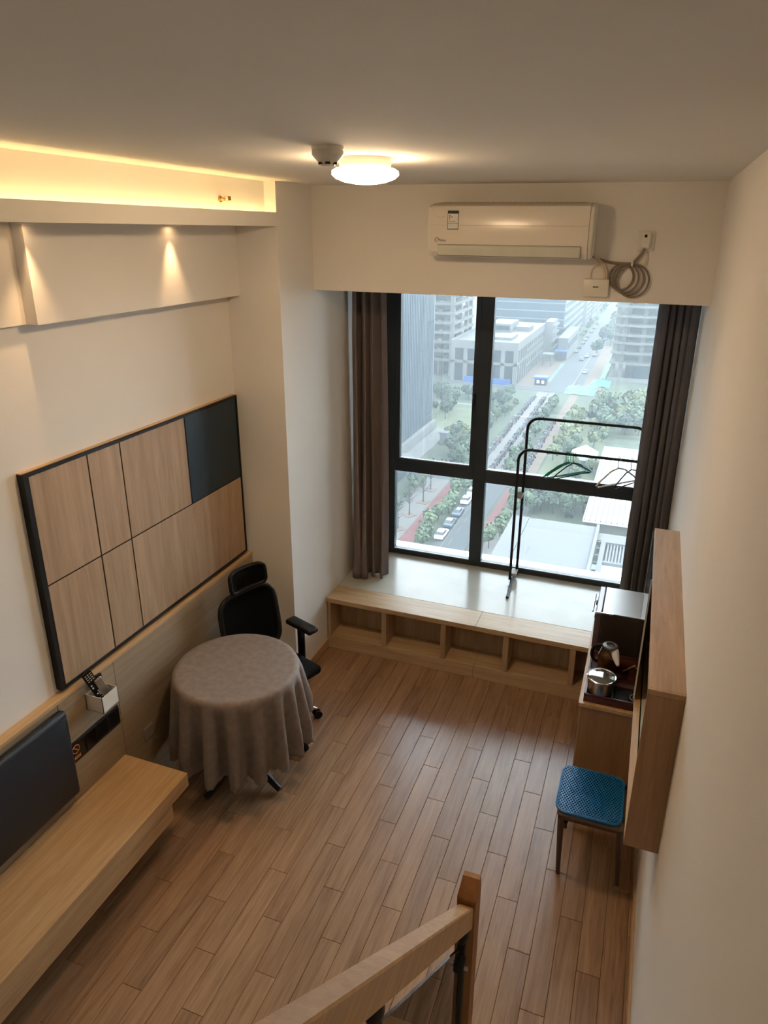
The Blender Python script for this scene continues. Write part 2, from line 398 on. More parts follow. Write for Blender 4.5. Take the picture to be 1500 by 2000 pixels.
# remote holder
bx0 = XW; dep = .085
a = px(198, 361 + 1000, bx0 + dep); b_ = px(220, 1340, bx0 + dep)
ya, yb, zt, zb = 2.245, 2.355, .930, .838
dep = py(198, 1361, ya).x - bx0
rh = thing('remote_holder', 'white open-topped remote control holder fixed to the grey wainscot', 'holder', (bx0 + dep / 2, (ya + yb) / 2, zb))
t_ = .003
obj('box', M().box(bx0, bx0 + dep, ya, yb, zb, zb + t_).box(bx0, bx0 + t_, ya, yb, zb, zt).box(bx0 + dep - t_, bx0 + dep, ya, yb, zb, zt)
    .box(bx0, bx0 + dep, ya, ya + t_, zb, zt).box(bx0, bx0 + dep, yb - t_, yb, zb, zt), WHITEP, rh)
def remote(name, label, base, top, w_, th, mt, rows, nrm=Vector((1, -.35, .1))):
    base, top = Vector(base), Vector(top); ax = (top - base); Ln = ax.length; ax.normalize()
    n = (nrm - ax * nrm.dot(ax)).normalized(); sd = ax.cross(n)
    o = thing(name, label, 'remote control', base)
    me = M().box(-w_ / 2, w_ / 2, -th / 2, th / 2, 0, Ln, .004)
    rot = Matrix((sd, n, ax)).transposed().to_4x4(); rot.translation = base
    bmesh.ops.transform(me.bm, matrix=rot, verts=me.bm.verts)
    obj('body', me, mt, o)
    for (u, v, su, sv) in rows:
        q = M().box(u - su / 2, u + su / 2, th / 2, th / 2 + .0025, v * Ln - sv / 2, v * Ln + sv / 2, .0008)
        bmesh.ops.transform(q.bm, matrix=rot, verts=q.bm.verts)
        obj('button', q, WHITE_PAPER, o)
    return o
rows = []
for i in range(4):
    for j in range(3): rows.append(((j - 1) * .013, .93 - i * .055, .008, .0045))
for i in range(2):
    for s_ in (-1, 1): rows.append((s_ * .014, .64 - i * .07, .008, .009))
for (u, v) in ((0, .44), (-.011, .385), (.011, .385), (0, .385), (0, .33)): rows.append((u, v, .008, .007))
for i in range(2):
    for j in range(3): rows.append(((j - 1) * .013, .26 - i * .06, .007, .0035))
remote('remote_control', 'long black remote with many pale buttons leaning in the holder', (bx0 + .060, 2.315, zb + .008), px(166, 1313, bx0 + .030), .050, .016, BLACKP, rows)
remote('remote_control', 'small silver-edged black remote in the white holder', (bx0 + .072, 2.338, zb + .006), px(190, 1325, bx0 + .055), .040, .012, STEEL, [])
rk = remote('remote_control', 'plain black remote standing at the back of the holder', (bx0 + .025, 2.335, zb + .006), (bx0 + .022, 2.315, zt + .075), .046, .014, BLACKP, [])

# ------------------------------------------------------------------ bench cabinets under the window
def bench_unit(x0, x1, divs, label, right_side):
    t = thing('window_cabinet', label, 'cabinet', ((x0 + x1) / 2, 4.47, 0), group='open cabinets under the window')
    obj('top', M().box(x0 + .0008, x1 - .0008, YCAB - .004, YMAR - .001, .403, ZS, .002), OAKX, t)
    obj('plinth', M().box(x0 + .001, x1 - .001, YCAB, YCAB + .018, 0, .108, .002), OAKX, t)
    obj('bottom', M().box(x0 + .001, x1 - .001, YCAB + .018, YMAR - .001, .09, .108), OAKX, t)
    obj('back', M().box(x0 + .001, x1 - .001, YMAR - .012, YMAR - .001, .108, .403), OAKZ, t)
    for (a, b) in divs: obj('divider', M().box(a, b, YCAB, YMAR - .012, .108, .403, .001), OAKZ, t)
    return t
bench_unit(XC + .001, -.945, ((XC + .012, -2.098), (-1.673, -1.633), (-1.205, -1.165)), 'open oak window cabinet standing against the pier', 0)
bench_unit(-.945, XR - .002, ((-.737, -.697), (-.268, -.228), (.10, .14)), 'open oak window cabinet running behind the tea counter', 1)

# ------------------------------------------------------------------ curtains
def curtain(name, x0, x1, yc, z0, z1, folds, amp, mt, label, ph, bell=.0, top_in=0):
    t = thing(name, label, 'curtain', ((x0 + x1) / 2, yc, z0), group='window curtains')
    def f(u, v):
        z = z0 + (z1 - z0) * v
        sp = 1 + bell * (1 - v) ** 2
        x = x0 + (x1 - x0) * (u * .97 + .015 + .03 * math.sin(7 * u + 2 * v + ph) * (1 - v))
        a = amp * (.75 + .35 * math.sin(5.1 * u + ph)) * (.55 + .45 * (1 - v))
        y = yc + a * math.sin(2 * PI * folds * u + .8 * math.sin(2.2 * v + ph)) * sp + .012 * math.sin(13 * u + 4 * v)
        x += .35 * a * math.sin(4 * PI * folds * u + ph)
        x += top_in * (1 - v)
        if v < .03: y += .008 * math.sin(20 * u)
        return (x, y, z)
    mb = M().grid(f, 140, 40)
    o = obj('drape', mb, mt, t, smooth=True, angle=80)
    md = o.modifiers.new('solid', 'SOLIDIFY'); md.thickness = .004
    obj('rail', M().box(x0 - .0, x1 + .0, yc - .012, yc + .012, z1 - .001, z1 + .03, .002), WHITEP, t)
    return t
curtain('curtain', -2.110, -1.840, 4.87, .446, 3.0, 4.0, .115, CURT, 'taupe velvet curtain gathered against the pier', .4, .15, .012)
curtain('curtain', .012, .245, 4.94, .446, 3.0, 5.0, .075, CURTR, 'charcoal velvet curtain gathered beside the wall cabinet', 2.1, .1, 0)

# ------------------------------------------------------------------ ceiling fixtures
lc = Vector((-1.105, 2.70, ZC))
cl = thing('ceiling_lamp', 'round glowing ceiling lamp with frosted diffuser', 'ceiling lamp', lc)
obj('base', M().lathe([(0, 0), (.098, 0), (.100, -.02), (.096, -.034), (0, -.034)], lc, 40), WHITEP, cl, True)
obj('shoulder', M().lathe([(.085, -.034), (.112, -.037), (.126, -.046)], lc, 48), emit('shoulder_glow', LAMP_COL, 2.0), cl, True)
obj('diffuser', M().lathe([(.126, -.046), (.127, -.060), (.112, -.073), (.078, -.085), (.040, -.091), (0, -.092)], lc, 48), emit('lamp_glow', LAMP_COL, LAMP_POWER), cl, True)
dc = Vector((-1.073, 2.300, ZC))
sd_ = thing('smoke_detector', 'white domed smoke detector on the ceiling beside the lamp', 'smoke detector', dc)
obj('base', M().lathe([(0, 0), (.052, 0), (.053, -.008), (.051, -.012), (.0, -.012)], dc, 32), WHITEP, sd_, True)
obj('body', M().lathe([(.051, -.012), (.052, -.026), (.048, -.032), (.028, -.052), (.024, -.055), (.022, -.060), (0, -.060)], dc, 32), WHITEP, sd_, True)
for k in range(6):
    t = -PI / 2 + .42 + k * PI / 3
    c0 = dc + Vector((.0255 * math.cos(t), .0255 * math.sin(t), -.052))
    obj('slot', M().lathe([(0, -.003), (.009, -.003), (.009, .003), (0, .003)], c0, 10), BLACKP, sd_)

# downlights in the ledge
for i, (yy, lab) in enumerate(((3.22, 'small recessed downlight in the cove ledge above the round table'), (2.28, 'small recessed downlight in the cove ledge above the bench end'), (1.34, 'small recessed downlight in the cove ledge above the navy cushion'))):
    p = Vector((-2.368, yy, 3.134))
    d = thing('downlight', lab, 'downlight', p, group='downlights in the cove ledge')
    obj('ring', M().lathe([(.026, 0), (.038, 0), (.038, -.004), (.026, -.006), (.026, 0)], p, 24), WHITEP, d, True)
    obj('lens', M().lathe([(0, -.0015), (.026, -.0015)], p, 20), emit('downlight_glow_%d' % i, SPOT_COL, 6), d)
    sl = bpy.data.lights.new('downlight_beam', 'SPOT'); sl.energy = SPOT_POWER; sl.color = SPOT_COL; sl.spot_size = math.radians(54); sl.spot_blend = .9; sl.shadow_soft_size = .02
    so = bpy.data.objects.new('downlight_beam', sl); COL.objects.link(so); so.location = p + Vector((0, 0, -.01))
ls = thing('strip_light', 'warm yellow strip light hidden behind the cove lip', 'strip light', (-2.18, 1.1, 3.151))
obj('glow', M().box(-2.192, -2.178, YBK + .05, YC - .03, 3.153, 3.158), emit('cove_glow', COVE_COL, COVE_POWER), ls)
obj('base', M().box(-2.196, -2.174, YBK + .05, YC - .03, 3.150, 3.153), WHITEP, ls)

# sprinkler on the cove wall
sp0 = Vector((-2.207, 3.40, 3.262))
spk = thing('sprinkler', 'brass sidewall sprinkler head in the lit cove', 'sprinkler', sp0)
def ring_x(mb, c, r, x0, x1, n=14):
    A = [(c.y + r * math.cos(2 * PI * k / n), c.z + r * math.sin(2 * PI * k / n)) for k in range(n)]
    mb.poly(A, 'X', c.x + x0, c.x + x1)
mb = M(); ring_x(mb, sp0, .016, 0, .006); ring_x(mb, sp0, .008, .006, .03); obj('body', mb, BRASS, spk)
obj('arm', M().tube([sp0 + Vector((.03, -.007, 0)), sp0 + Vector((.045, -.010, 0)), sp0 + Vector((.058, 0, 0))], .0022, 6).tube([sp0 + Vector((.03, .007, 0)), sp0 + Vector((.045, .010, 0)), sp0 + Vector((.058, 0, 0))], .0022, 6), BRASS, spk)
obj('deflector', M().box(sp0.x + .056, sp0.x + .059, sp0.y - .014, sp0.y + .014, sp0.z - .006, sp0.z + .012).box(sp0.x + .035, sp0.x + .059, sp0.y - .014, sp0.y + .014, sp0.z + .012, sp0.z + .014), BRASS, spk)

# ------------------------------------------------------------------ air conditioner and its wiring
ax0, ax1, az0, az1 = -1.300, -.376, 2.978, 3.268
yf = YB - .20
ac = thing('air_conditioner', 'white split air conditioner mounted on the beam above the window', 'air conditioner', ((ax0 + ax1) / 2, YB, az0))
prof = [(YB, az0 + .015), (YB, az1), (yf + .06, az1), (yf + .012, az1 - .018), (yf, az1 - .06), (yf - .002, az0 + .075), (yf + .012, az0 + .03), (yf + .05, az0)]
mb = M().poly(prof, 'X', ax0 + .012, ax1 - .012)
bmesh.ops.bevel(mb.bm, geom=[e for e in mb.bm.edges if abs(e.verts[0].co.x - e.verts[1].co.x) < 1e-6 and min(e.verts[0].co.y, e.verts[1].co.y) < YB - .01], offset=.010, segments=3, affect='EDGES')
obj('body', mb, ACW, ac, True, angle=25)
def capx(xa, xb):
    q = [(y_ if y_ == YB else y_ + .004, z_ + (.003 if z_ < az0 + .1 else -.004)) for y_, z_ in prof]
    m_ = M().poly(q, 'X', xa, xb)
    bmesh.ops.bevel(m_.bm, geom=[e for e in m_.bm.edges if abs(e.verts[0].co.x - e.verts[1].co.x) < 1e-6], offset=.004, segments=2, affect='EDGES')
    return m_
obj('end_cap', capx(ax0, ax0 + .03), WHITEP, ac, True); obj('end_cap', capx(ax1 - .02, ax1), WHITEP, ac, True)
obj('front_seam', M().box(ax0 + .02, ax1 - .02, yf - .0035, yf, az1 - .120, az1 - .1185), plain('seam', lin((170, 160, 148)), .5), ac)
obj('top_grille', M().box(ax0 + .05, ax1 - .05, yf + .062, YB - .02, az1, az1 + .003), GREYP, ac)
for k in range(26):
    xx = ax0 + .07 + k * .031
    obj('grille_bar', M().box(xx, xx + .006, yf + .062, YB - .02, az1 + .003, az1 + .007), WHITEP, ac)
v0, v1 = ax0 + .062, ax1 - .058
obj('vane', M().poly([(yf - .006, az0 + .062), (yf - .002, az0 + .066), (yf + .026, az0 + .012), (yf + .022, az0 + .009)], 'X', v0, v1), plain('vane_white', lin((214, 214, 200)), .25), ac)
obj('outlet_gap', M().poly([(yf + .022, az0 + .012), (yf + .030, az0 + .0055), (yf + .034, az0 + .010), (yf + .026, az0 + .016)], 'X', v0 - .004, v1 + .004), GREYP, ac)
obj('vane_groove', M().box(v1 + .001, v1 + .004, yf - .007, yf + .02, az0 + .012, az0 + .068).box(v0, v1, yf - .0045, yf + .004, az0 + .067, az0 + .0695), GREYP, ac)
lb = obj('energy_label', M().box(-1.180, -1.116, yf - .0035, yf - .001, 3.126, 3.226), WHITE_PAPER, ac)
obj('label_border', M().box(-1.180, -1.116, yf - .0042, yf - .003, 3.210, 3.226).box(-1.180, -1.178, yf - .0042, yf - .003, 3.126, 3.21).box(-1.118, -1.116, yf - .0042, yf - .003, 3.126, 3.21)
    .box(-1.180, -1.116, yf - .0042, yf - .003, 3.126, 3.130).box(-1.180, -1.116, yf - .0042, yf - .003, 3.158, 3.160), DARKPRINT, lb)
obj('label_print', M().box(-1.172, -1.166, yf - .0042, yf - .003, 3.180, 3.186).box(-1.172, -1.164, yf - .0042, yf - .003, 3.188, 3.194).box(-1.172, -1.162, yf - .0042, yf - .003, 3.196, 3.202)
    .box(-1.160, -1.150, yf - .0042, yf - .003, 3.190, 3.195).box(-1.172, -1.135, yf - .0042, yf - .003, 3.167, 3.170), ORANGE, lb)
def text(name, s, size, loc, rot, mt, parent, ext=.0006):
    cu = bpy.data.curves.new(name, 'FONT'); cu.body = s; cu.size = size; cu.extrude = ext; cu.materials.append(mt); cu.resolution_u = 3
    tmp = bpy.data.objects.new(name, cu); COL.objects.link(tmp)
    bpy.context.view_layer.update()
    me = bpy.data.meshes.new_from_object(tmp.evaluated_get(bpy.context.evaluated_depsgraph_get()))
    bpy.data.objects.remove(tmp)
    o = bpy.data.objects.new(name, me); COL.objects.link(o)
    o.rotation_euler = rot; o.parent = parent; o.location = Vector(loc) - wloc(parent)
    return o
text('logo_lettering', 'Midea', .021, (-1.238, yf - .0022, 3.062), (PI / 2, 0, 0), DARKPRINT, ac)
lg = Vector((-1.240, yf - .003, 3.070))
obj('logo_mark', M().tube([lg + Vector((.012 * math.cos(t), 0, .012 * math.sin(t))) for t in [.6 + i * .35 for i in range(13)]], .0015, 5), DARKPRINT, ac)
em = Vector((-1.222, yf - .0015, 3.20))
obj('emblem', M().tube([em + Vector((.022 * math.cos(t), 0, .010 * math.sin(t))) for t in [PI + i * .26 for i in range(13)]], .0010, 5), plain('emblem_grey', lin((190, 178, 164)), .5), ac)

sk = thing('power_socket', 'white wall socket with plug on the beam', 'power socket', (-.105, YB, 3.075))
obj('plate', M().box(-.148, -.060, YB - .010, YB, 3.024, 3.130, .004), WHITEP, sk)
obj('plug', M().box(-.130, -.082, YB - .045, YB - .010, 3.040, 3.120, .006), WHITEP, sk)
obj('hole', M().box(-.114, -.100, YB - .0465, YB - .0445, 3.096, 3.110), BLACKP, sk)
rb = thing('control_box', 'small white control box with cables on the beam', 'control box', (-.34, YB, 2.77))
obj('case', M().box(-.418, -.274, YB - .03, YB, 2.772, 2.872, .010, 2), WHITEP, rb, True)
obj('marking', M().box(-.360, -.354, YB - .0308, YB - .0295, 2.824, 2.832).box(-.352, -.346, YB - .0308, YB - .0295, 2.824, 2.832).box(-.344, -.338, YB - .0308, YB - .0295, 2.824, 2.832).box(-.336, -.330, YB - .0308, YB - .0295, 2.824, 2.832), DARKPRINT, rb)
cc = Vector((-.180, YB - .012, 2.885))
cb = thing('cable_coil', 'coiled grey power cable hanging on the beam', 'cable', cc)
pts = []
for k in range(4):
    r = .066 + .006 * k; off = Vector((-.034 + .022 * k, -.006 * (k % 2), -.006 * k))
    pts = [cc + off + Vector((r * math.cos(2 * PI * i / 36), 0, .078 * math.sin(2 * PI * i / 36) * (r / .075))) for i in range(36)]
    obj('loop', M().tube(pts, .0054, 8, closed=True), GREYC, cb, True)
def bez(P, n=16):
    P = [Vector(p) for p in P]; out = []
    for i in range(n + 1):
        t = i / n; Q = P[:]
        while len(Q) > 1: Q = [Q[j] * (1 - t) + Q[j + 1] * t for j in range(len(Q) - 1)]
        out.append(Q[0])
    return out
obj('lead', M().tube(bez([(-.385, YB - .03, 3.000), (-.33, YB - .015, 2.965), (-.27, YB - .015, 2.955), (-.17, YB - .02, 2.958)]), .0075, 8), GREYC, cb, True)
obj('lead', M().tube(bez([(-.165, YB - .02, 2.955), (-.14, YB - .02, 2.985), (-.118, YB - .018, 3.005), (-.107, YB - .018, 3.04)]), .0075, 8), GREYC, cb, True)
obj('tie', M().box(-.168, -.158, YB - .03, YB - .004, 2.945, 2.970, .002), WHITEP, cb)
c2 = thing('thin_cable', 'thin beige wires joining the control box to the socket', 'cable', (-.34, YB, 2.87))
for P, r in (([(-.385, YB - .03, 3.005), (-.32, YB - .02, 2.97), (-.290, YB - .015, 2.94), (-.292, YB - .015, 2.865)], .0065),
             ([(-.38, YB - .03, 3.0), (-.33, YB - .02, 2.965), (-.300, YB - .015, 2.93), (-.304, YB - .015, 2.865)], .0065),
             ([(-.378, YB - .012, 2.868), (-.395, YB - .012, 2.95), (-.34, YB - .012, 2.98), (-.26, YB - .012, 2.93), (-.20, YB - .012, 2.92)], .003),
             ([(-.10, YB - .012, 3.03), (-.07, YB - .012, 2.98), (-.10, YB - .012, 2.93), (-.12, YB - .012, 2.93)], .003)):
    obj('wire', M().tube(bez(P), r, 6), BEIGEC, c2, True)

# ------------------------------------------------------------------ round table with cloth
TC = Vector((-2.022, 2.940, 0)); TR = .352; TZ = .752
tb = thing('round_table', 'round table with black cross-shaped foot under a taupe cloth', 'table', TC)
obj('tabletop', M().lathe([(0, .722), (TR - .01, .722), (TR - .006, .728), (TR - .006, .742), (TR - .01, .748), (0, .748)], TC, 48), OAK, tb, True)
obj('column', M().lathe([(.03, .08), (.03, .70), (.09, .715), (.09, .722), (0, .722)], TC, 20), BLACKM, tb, True)
obj('hub', M().lathe([(0, .06), (.05, .06), (.055, .075), (.05, .13), (.03, .14), (0, .14)], TC, 20), BLACKM, tb, True)
for k in range(4):
    t = math.radians(-16 + 90 * k); e = Vector((math.cos(t), math.sin(t), 0))
    L_ = .30
    obj('foot', M().tube([TC + e * .03 + Vector((0, 0, .105)), TC + e * .14 + Vector((0, 0, .088)), TC + e * .26 + Vector((0, 0, .036)), TC + e * L_ + Vector((0, 0, .019))], [.024, .022, .019, .017], 8), BLACKM, tb, True)
NF = 17
def cloth(u, v):
    th = 2 * PI * u
    dch = abs((th - math.radians(80) + PI) % (2 * PI) - PI)
    ph_ = NF * th + .6 + .9 * math.sin(2 * th + .5) + .5 * math.sin(5 * th)
    fold = math.cos(ph_); ridge = math.copysign(abs(fold) ** .6, fold)
    hem = .255 + .012 * math.sin(3 * th + 1) - .012 * fold
    if dch < 1.0: hem += .26 * (1 - dch / 1.0) ** .5
    if v < .3:
        r = TR * (v / .3) ** .8; z = TZ
    else:
        t = (v - .3) / .7
        amp_ = .058 * min(1, t * 1.25 + .06) * (.8 + .2 * math.sin(3 * th))
        r = TR + .003 + .008 * min(1, t * 14) + .030 * t + amp_ * ridge * min(1, t * 6) - .012 * t
        z = TZ - .003 * min(1, t * 30) - t * (TZ - hem) + (.006 * math.cos(110 * th) if t > .985 else 0)
    x = TC.x + r * math.cos(th); y = TC.y + r * math.sin(th)
    if x < XW + .008: x = XW + .008 + .002 * math.sin(20 * th)
    return (x, y, z)
mb = M().grid(cloth, 420, 44, wrap=True)
bmesh.ops.remove_doubles(mb.bm, verts=mb.bm.verts, dist=1e-5)
o = obj('tablecloth', mb, CLOTH, smooth=True, angle=80); md = o.modifiers.new('solid', 'SOLIDIFY'); md.thickness = .0015
tag(o, 'taupe cloth with scalloped hem draped over the round table', 'tablecloth')

# ------------------------------------------------------------------ office chair
ch = thing('office_chair', 'black mesh office chair with headrest behind the round table', 'chair', (-2.03, 3.34, 0), math.atan2(-.36, .93))
# local: +x forward, y sideways
def rbox(x0, x1, y0, y1, z0, z1, b=.02, s=3): return M().box(x0, x1, y0, y1, z0, z1, b, s)
def L(name, mb, mt, sm=True, par=ch): return obj(name, mb, mt, par, sm, True, 50)
L('seat', rbox(-.22, .235, -.225, .225, .435, .495, .028), BLACKF)
L('seat_plate', M().box(-.12, .12, -.09, .09, .395, .436, .006), BLACKP)
L('gas_lift', M().lathe([(.028, .10), (.028, .26), (.018, .262), (.018, .40)], (0, 0, 0), 16), CHROME)
L('hub', M().lathe([(0, .06), (.045, .06), (.05, .085), (.04, .115), (0, .115)], (0, 0, 0), 16), CHROME)
for k in range(5):
    t = math.radians(72 * k + 68); e = Vector((math.cos(t), math.sin(t), 0)); sdv = Vector((-e.y, e.x, 0))
    lg_ = L('base_leg', M().tube([e * .03 + Vector((0, 0, .095)), e * .17 + Vector((0, 0, .092)), e * .27 + Vector((0, 0, .080)), e * .295 + Vector((0, 0, .066))], [.02, .018, .014, .010], 8), CHROME)
    c = e * .295
    cs = L('caster', M().tube([c + sdv * .008 + Vector((0, 0, .029)), c + sdv * .026 + Vector((0, 0, .029))], .0285, 14).tube([c - sdv * .026 + Vector((0, 0, .029)), c - sdv * .008 + Vector((0, 0, .029))], .0285, 14)
           .tube([c + Vector((0, 0, .03)), c + Vector((0, 0, .066))], .008, 8), BLACKP)
    L('caster_cap', M().tube([c + sdv * .026 + Vector((0, 0, .029)), c + sdv * .028 + Vector((0, 0, .029))], .012, 12), CHROME, True, cs)
def backf(y0, y1, z0, z1, x0, lean, curve, th, inset):
    mb = M()
    def f(u, v):
        # rounded rectangle tube ring
        a = 2 * PI * u
        n = 5
        cx_, sx_ = math.cos(a), math.sin(a)
        yy = (y0 + y1) / 2 + (y1 - y0) / 2 * math.copysign(abs(cx_) ** (2 / n), cx_)
        zz = (z0 + z1) / 2 + (z1 - z0) / 2 * math.copysign(abs(sx_) ** (2 / n), sx_)
        return yy, zz
    P = []
    for i in range(48):
        yy, zz = f(i / 48, 0)
        P.append((x0 - lean * (zz - z0) + curve * yy * yy * 3, yy, zz))
    mb.tube(P, th, 8, closed=True)
    q = M()
    def h(u, v):
        yy, zz = f(u, 0); k = v
        yy = (y0 + y1) / 2 + (yy - (y0 + y1) / 2) * k; zz = (z0 + z1) / 2 + (zz - (z0 + z1) / 2) * k
        return (x0 - lean * (zz - z0) + curve * yy * yy * 3 + .006 * (1 - k), yy, zz)
    q.grid(h, 48, 6, wrap=True); bmesh.ops.remove_doubles(q.bm, verts=q.bm.verts, dist=1e-5)
    return mb, q
MESHF = plain('chair_mesh', (.004, .004, .004), .95, var=.3, scale=200, spec=.1)
f1, f2 = backf(-.215, .215, .52, .945, -.185, .16, .25, .016, 0)
L('back_frame', f1, BLACKP); L('back_mesh', f2, MESHF)
f1, f2 = backf(-.135, .135, .985, 1.125, -.205, .10, .5, .013, 0)
L('headrest_frame', f1, BLACKP); L('headrest_mesh', f2, MESHF)
L('back_post', M().tube([(-.08, 0, .41), (-.22, 0, .43), (-.275, 0, .56), (-.285, 0, .80), (-.285, 0, 1.08)], .016, 8), BLACKP)
for s_ in (-1, 1):
    L('arm_post', M().box(-.03, .03, s_ * .255 - .011, s_ * .255 + .011, .43, .665, .006), BLACKP)
    L('armrest', rbox(-.11, .13, s_ * .255 - .042, s_ * .255 + .042, .665, .70, .014), BLACKP)
    L('arm_bracket', M().box(-.03, .03, min(s_ * .12, s_ * .262), max(s_ * .12, s_ * .262), .415, .436, .004), BLACKP)

# ------------------------------------------------------------------ tea counter by the wall and what stands on it
ct = thing('counter', 'oak tea counter standing between the chair and the window cabinet', 'counter', (.06, 3.83, 0))
CX0, CX1, CY0, CY1 = -.130, XR - .002, 3.300, 4.358
obj('top', M().box(CX0, CX1, CY0, CY1, .728, .75, .002), OAK, ct)
obj('end_panel', M().box(CX0 + .015, CX1, CY0 + .006, CY0 + .026, 0, .728, .001), CABZ, ct)
obj('end_panel', M().box(CX0 + .015, CX1, CY1 - .02, CY1, 0, .728, .001), CABZ, ct)
obj('door', M().box(CX0 + .008, CX0 + .026, CY0 + .028, 3.828, .06, .722, .001), OAKZ, ct)
obj('door', M().box(CX0 + .008, CX0 + .026, 3.832, CY1 - .022, .06, .722, .001), OAKZ, ct)
obj('back_panel', M().box(CX1 - .01, CX1, CY0 + .026, CY1 - .02, .05, .728), OAKZ, ct)
obj('plinth', M().box(CX0 + .03, CX1, CY0 + .026, CY1 - .02, 0, .06), OAK, ct)

TX0, TX1, TY0, TY1 = -.108, .255, 3.322, 3.770
tr = thing('tea_tray', 'dark rosewood tea tray with slatted grids on the counter', 'tea tray', ((TX0 + TX1) / 2, 3.55, .75))
obj('base', M().box(TX0, TX1, TY0, TY1, .75, .782, .002), TRAYW, tr)
obj('rim', M().box(TX0, TX1, TY0, TY0 + .012, .782, .800, .002).box(TX0, TX1, TY1 - .012, TY1, .782, .800, .002).box(TX0, TX0 + .012, TY0, TY1, .782, .800, .002).box(TX1 - .012, TX1, TY0, TY1, .782, .800, .002), TRAYW, tr)
obj('surface', M().box(TX0 + .012, TX1 - .012, 3.460, TY1 - .012, .782, .792, .001), TRAYW, tr)
for k in range(12):
    yy = 3.50 + k * .014
    obj('slat', M().box(.045, .235, yy, yy + .007, .792, .796), TRAYW, tr)
for k in range(9):
    xx = -.075 + k * .010
    obj('slat', M().box(xx, xx + .005, 3.47, 3.52, .792, .796), TRAYW, tr)
obj('hotplate', M().box(TX0 + .014, TX1 - .014, TY0 + .014, 3.452, .782, .794, .002), plain('black_glass', (.008, .008, .009), .12, spec=.6), tr)
obj('hotplate_ring', M().tube([Vector((.16 + .035 * math.cos(2 * PI * i / 28), 3.385 + .035 * math.sin(2 * PI * i / 28), .7945)) for i in range(28)], .0025, 5, closed=True)
    .tube([Vector((.16 + .012 * math.cos(2 * PI * i / 20), 3.385 + .012 * math.sin(2 * PI * i / 20), .7945)) for i in range(20)], .002, 5, closed=True), GREYP, tr)

pc = Vector((-.030, 3.392, .794))
pt = thing('pot', 'small steel pot with glass lid on the tea tray hotplate', 'pot', pc)
obj('body', M().lathe([(0, 0), (.058, 0), (.066, .006), (.072, .075), (.077, .082), (.074, .083), (.069, .076), (.062, .01), (0, .006)], pc, 36), STEEL, pt, True)
obj('lid_rim', M().lathe([(.070, .083), (.078, .083), (.079, .088), (.075, .091), (.070, .089), (.070, .083)], pc, 36), CHROME, pt, True)
obj('lid_glass', M().lathe([(.072, .088), (.055, .094), (.03, .098), (0, .099)], pc, 36), plain('lid_glass', (.10, .085, .06), .05, spec=.9, coat=1), pt, True)

kc = Vector((-.008, 3.600, .796))
kt = thing('kettle', 'glass kettle with black handle on the tea tray', 'kettle', kc)
obj('base', M().lathe([(0, 0), (.060, 0), (.062, .006), (.058, .022), (0, .022)], kc, 28), BLACKP, kt, True)
obj('body', M().lathe([(.057, .022), (.062, .05), (.058, .10), (.044, .140), (.040, .150)], kc, 28), KGLASS, kt, True)
obj('tea', M().lathe([(0, .024), (.055, .024), (.059, .05), (.057, .100), (0, .100)], kc, 28), plain('tea_amber', lin((150, 108, 58)), .12, var=.2, scale=20), kt, True)
obj('lid', M().lathe([(.042, .148), (.044, .152), (.040, .160), (.022, .163), (.022, .158)], kc, 28), plain('kettle_lid', lin((96, 88, 82)), .3), kt, True)
obj('lid_hole', M().lathe([(.022, .157), (0, .157)], kc, 20), BLACKP, kt)
obj('handle', M().tube(bez([kc + Vector((-.040, 0, .150)), kc + Vector((-.110, -.004, .160)), kc + Vector((-.108, -.006, .045)), kc + Vector((-.060, 0, .040))], 14), .009, 8), BLACKP, kt, True)
obj('spout', M().tube([kc + Vector((.040, .006, .135)), kc + Vector((.062, .012, .150))], [.012, .006], 8), KGLASS, kt, True)

gh0, gh1 = pz(1200, 1270, .932), pz(1207, 1302, .900)
gc = Vector((gh0.x, gh0.y, .796))
gw = thing('tea_pitcher', 'white porcelain gourd-shaped pitcher lying tilted beside the glass kettle', 'pitcher', gc)
ax_ = (gh1 - gh0); gl = ax_.length; ax_.normalize()
rot = ax_.to_track_quat('Z', 'Y').to_matrix().to_4x4(); rot.translation = gh0
mb = M().lathe([(0, -.018), (.014, -.015), (.022, -.004), (.024, .012), (.020, gl * .45), (.013, gl * .75), (.008, gl * .95), (0, gl)], (0, 0, 0), 24)
bmesh.ops.transform(mb.bm, matrix=rot, verts=mb.bm.verts)
obj('body', mb, plain('porcelain', lin((225, 226, 228)), .18, var=.01), gw, True)
obj('stand', M().lathe([(0, 0), (.026, 0), (.024, .01), (.016, .03), (.018, gh0.z - .796 - .012), (0, gh0.z - .796 - .010)], gc, 20), BLACKP, gw, True)
cg = Vector((.024, 3.500, .796))
cup = thing('teacup', 'black teacup beside the white pitcher', 'cup', cg)
obj('body', M().lathe([(0, 0), (.016, 0), (.024, .010), (.031, .042), (.029, .043), (.022, .012), (0, .006)], cg, 24), BLACKP, cup, True)
obj('foot_ring', M().lathe([(0, -.001), (.015, -.001), (.015, .002), (0, .002)], cg, 16), GREYP, cup, True)
sp_ = thing('tea_scoop', 'slim wooden tea scoop lying on the tea tray', 'scoop', (.12, 3.63, .80))
obj('handle', M().tube([(.075, 3.600, .803), (.13, 3.66, .81)], [.004, .003], 6), OAK, sp_)
obj('bowl', M().tube([(.13, 3.66, .81), (.145, 3.676, .812)], [.006, .004], 8), OAK, sp_)

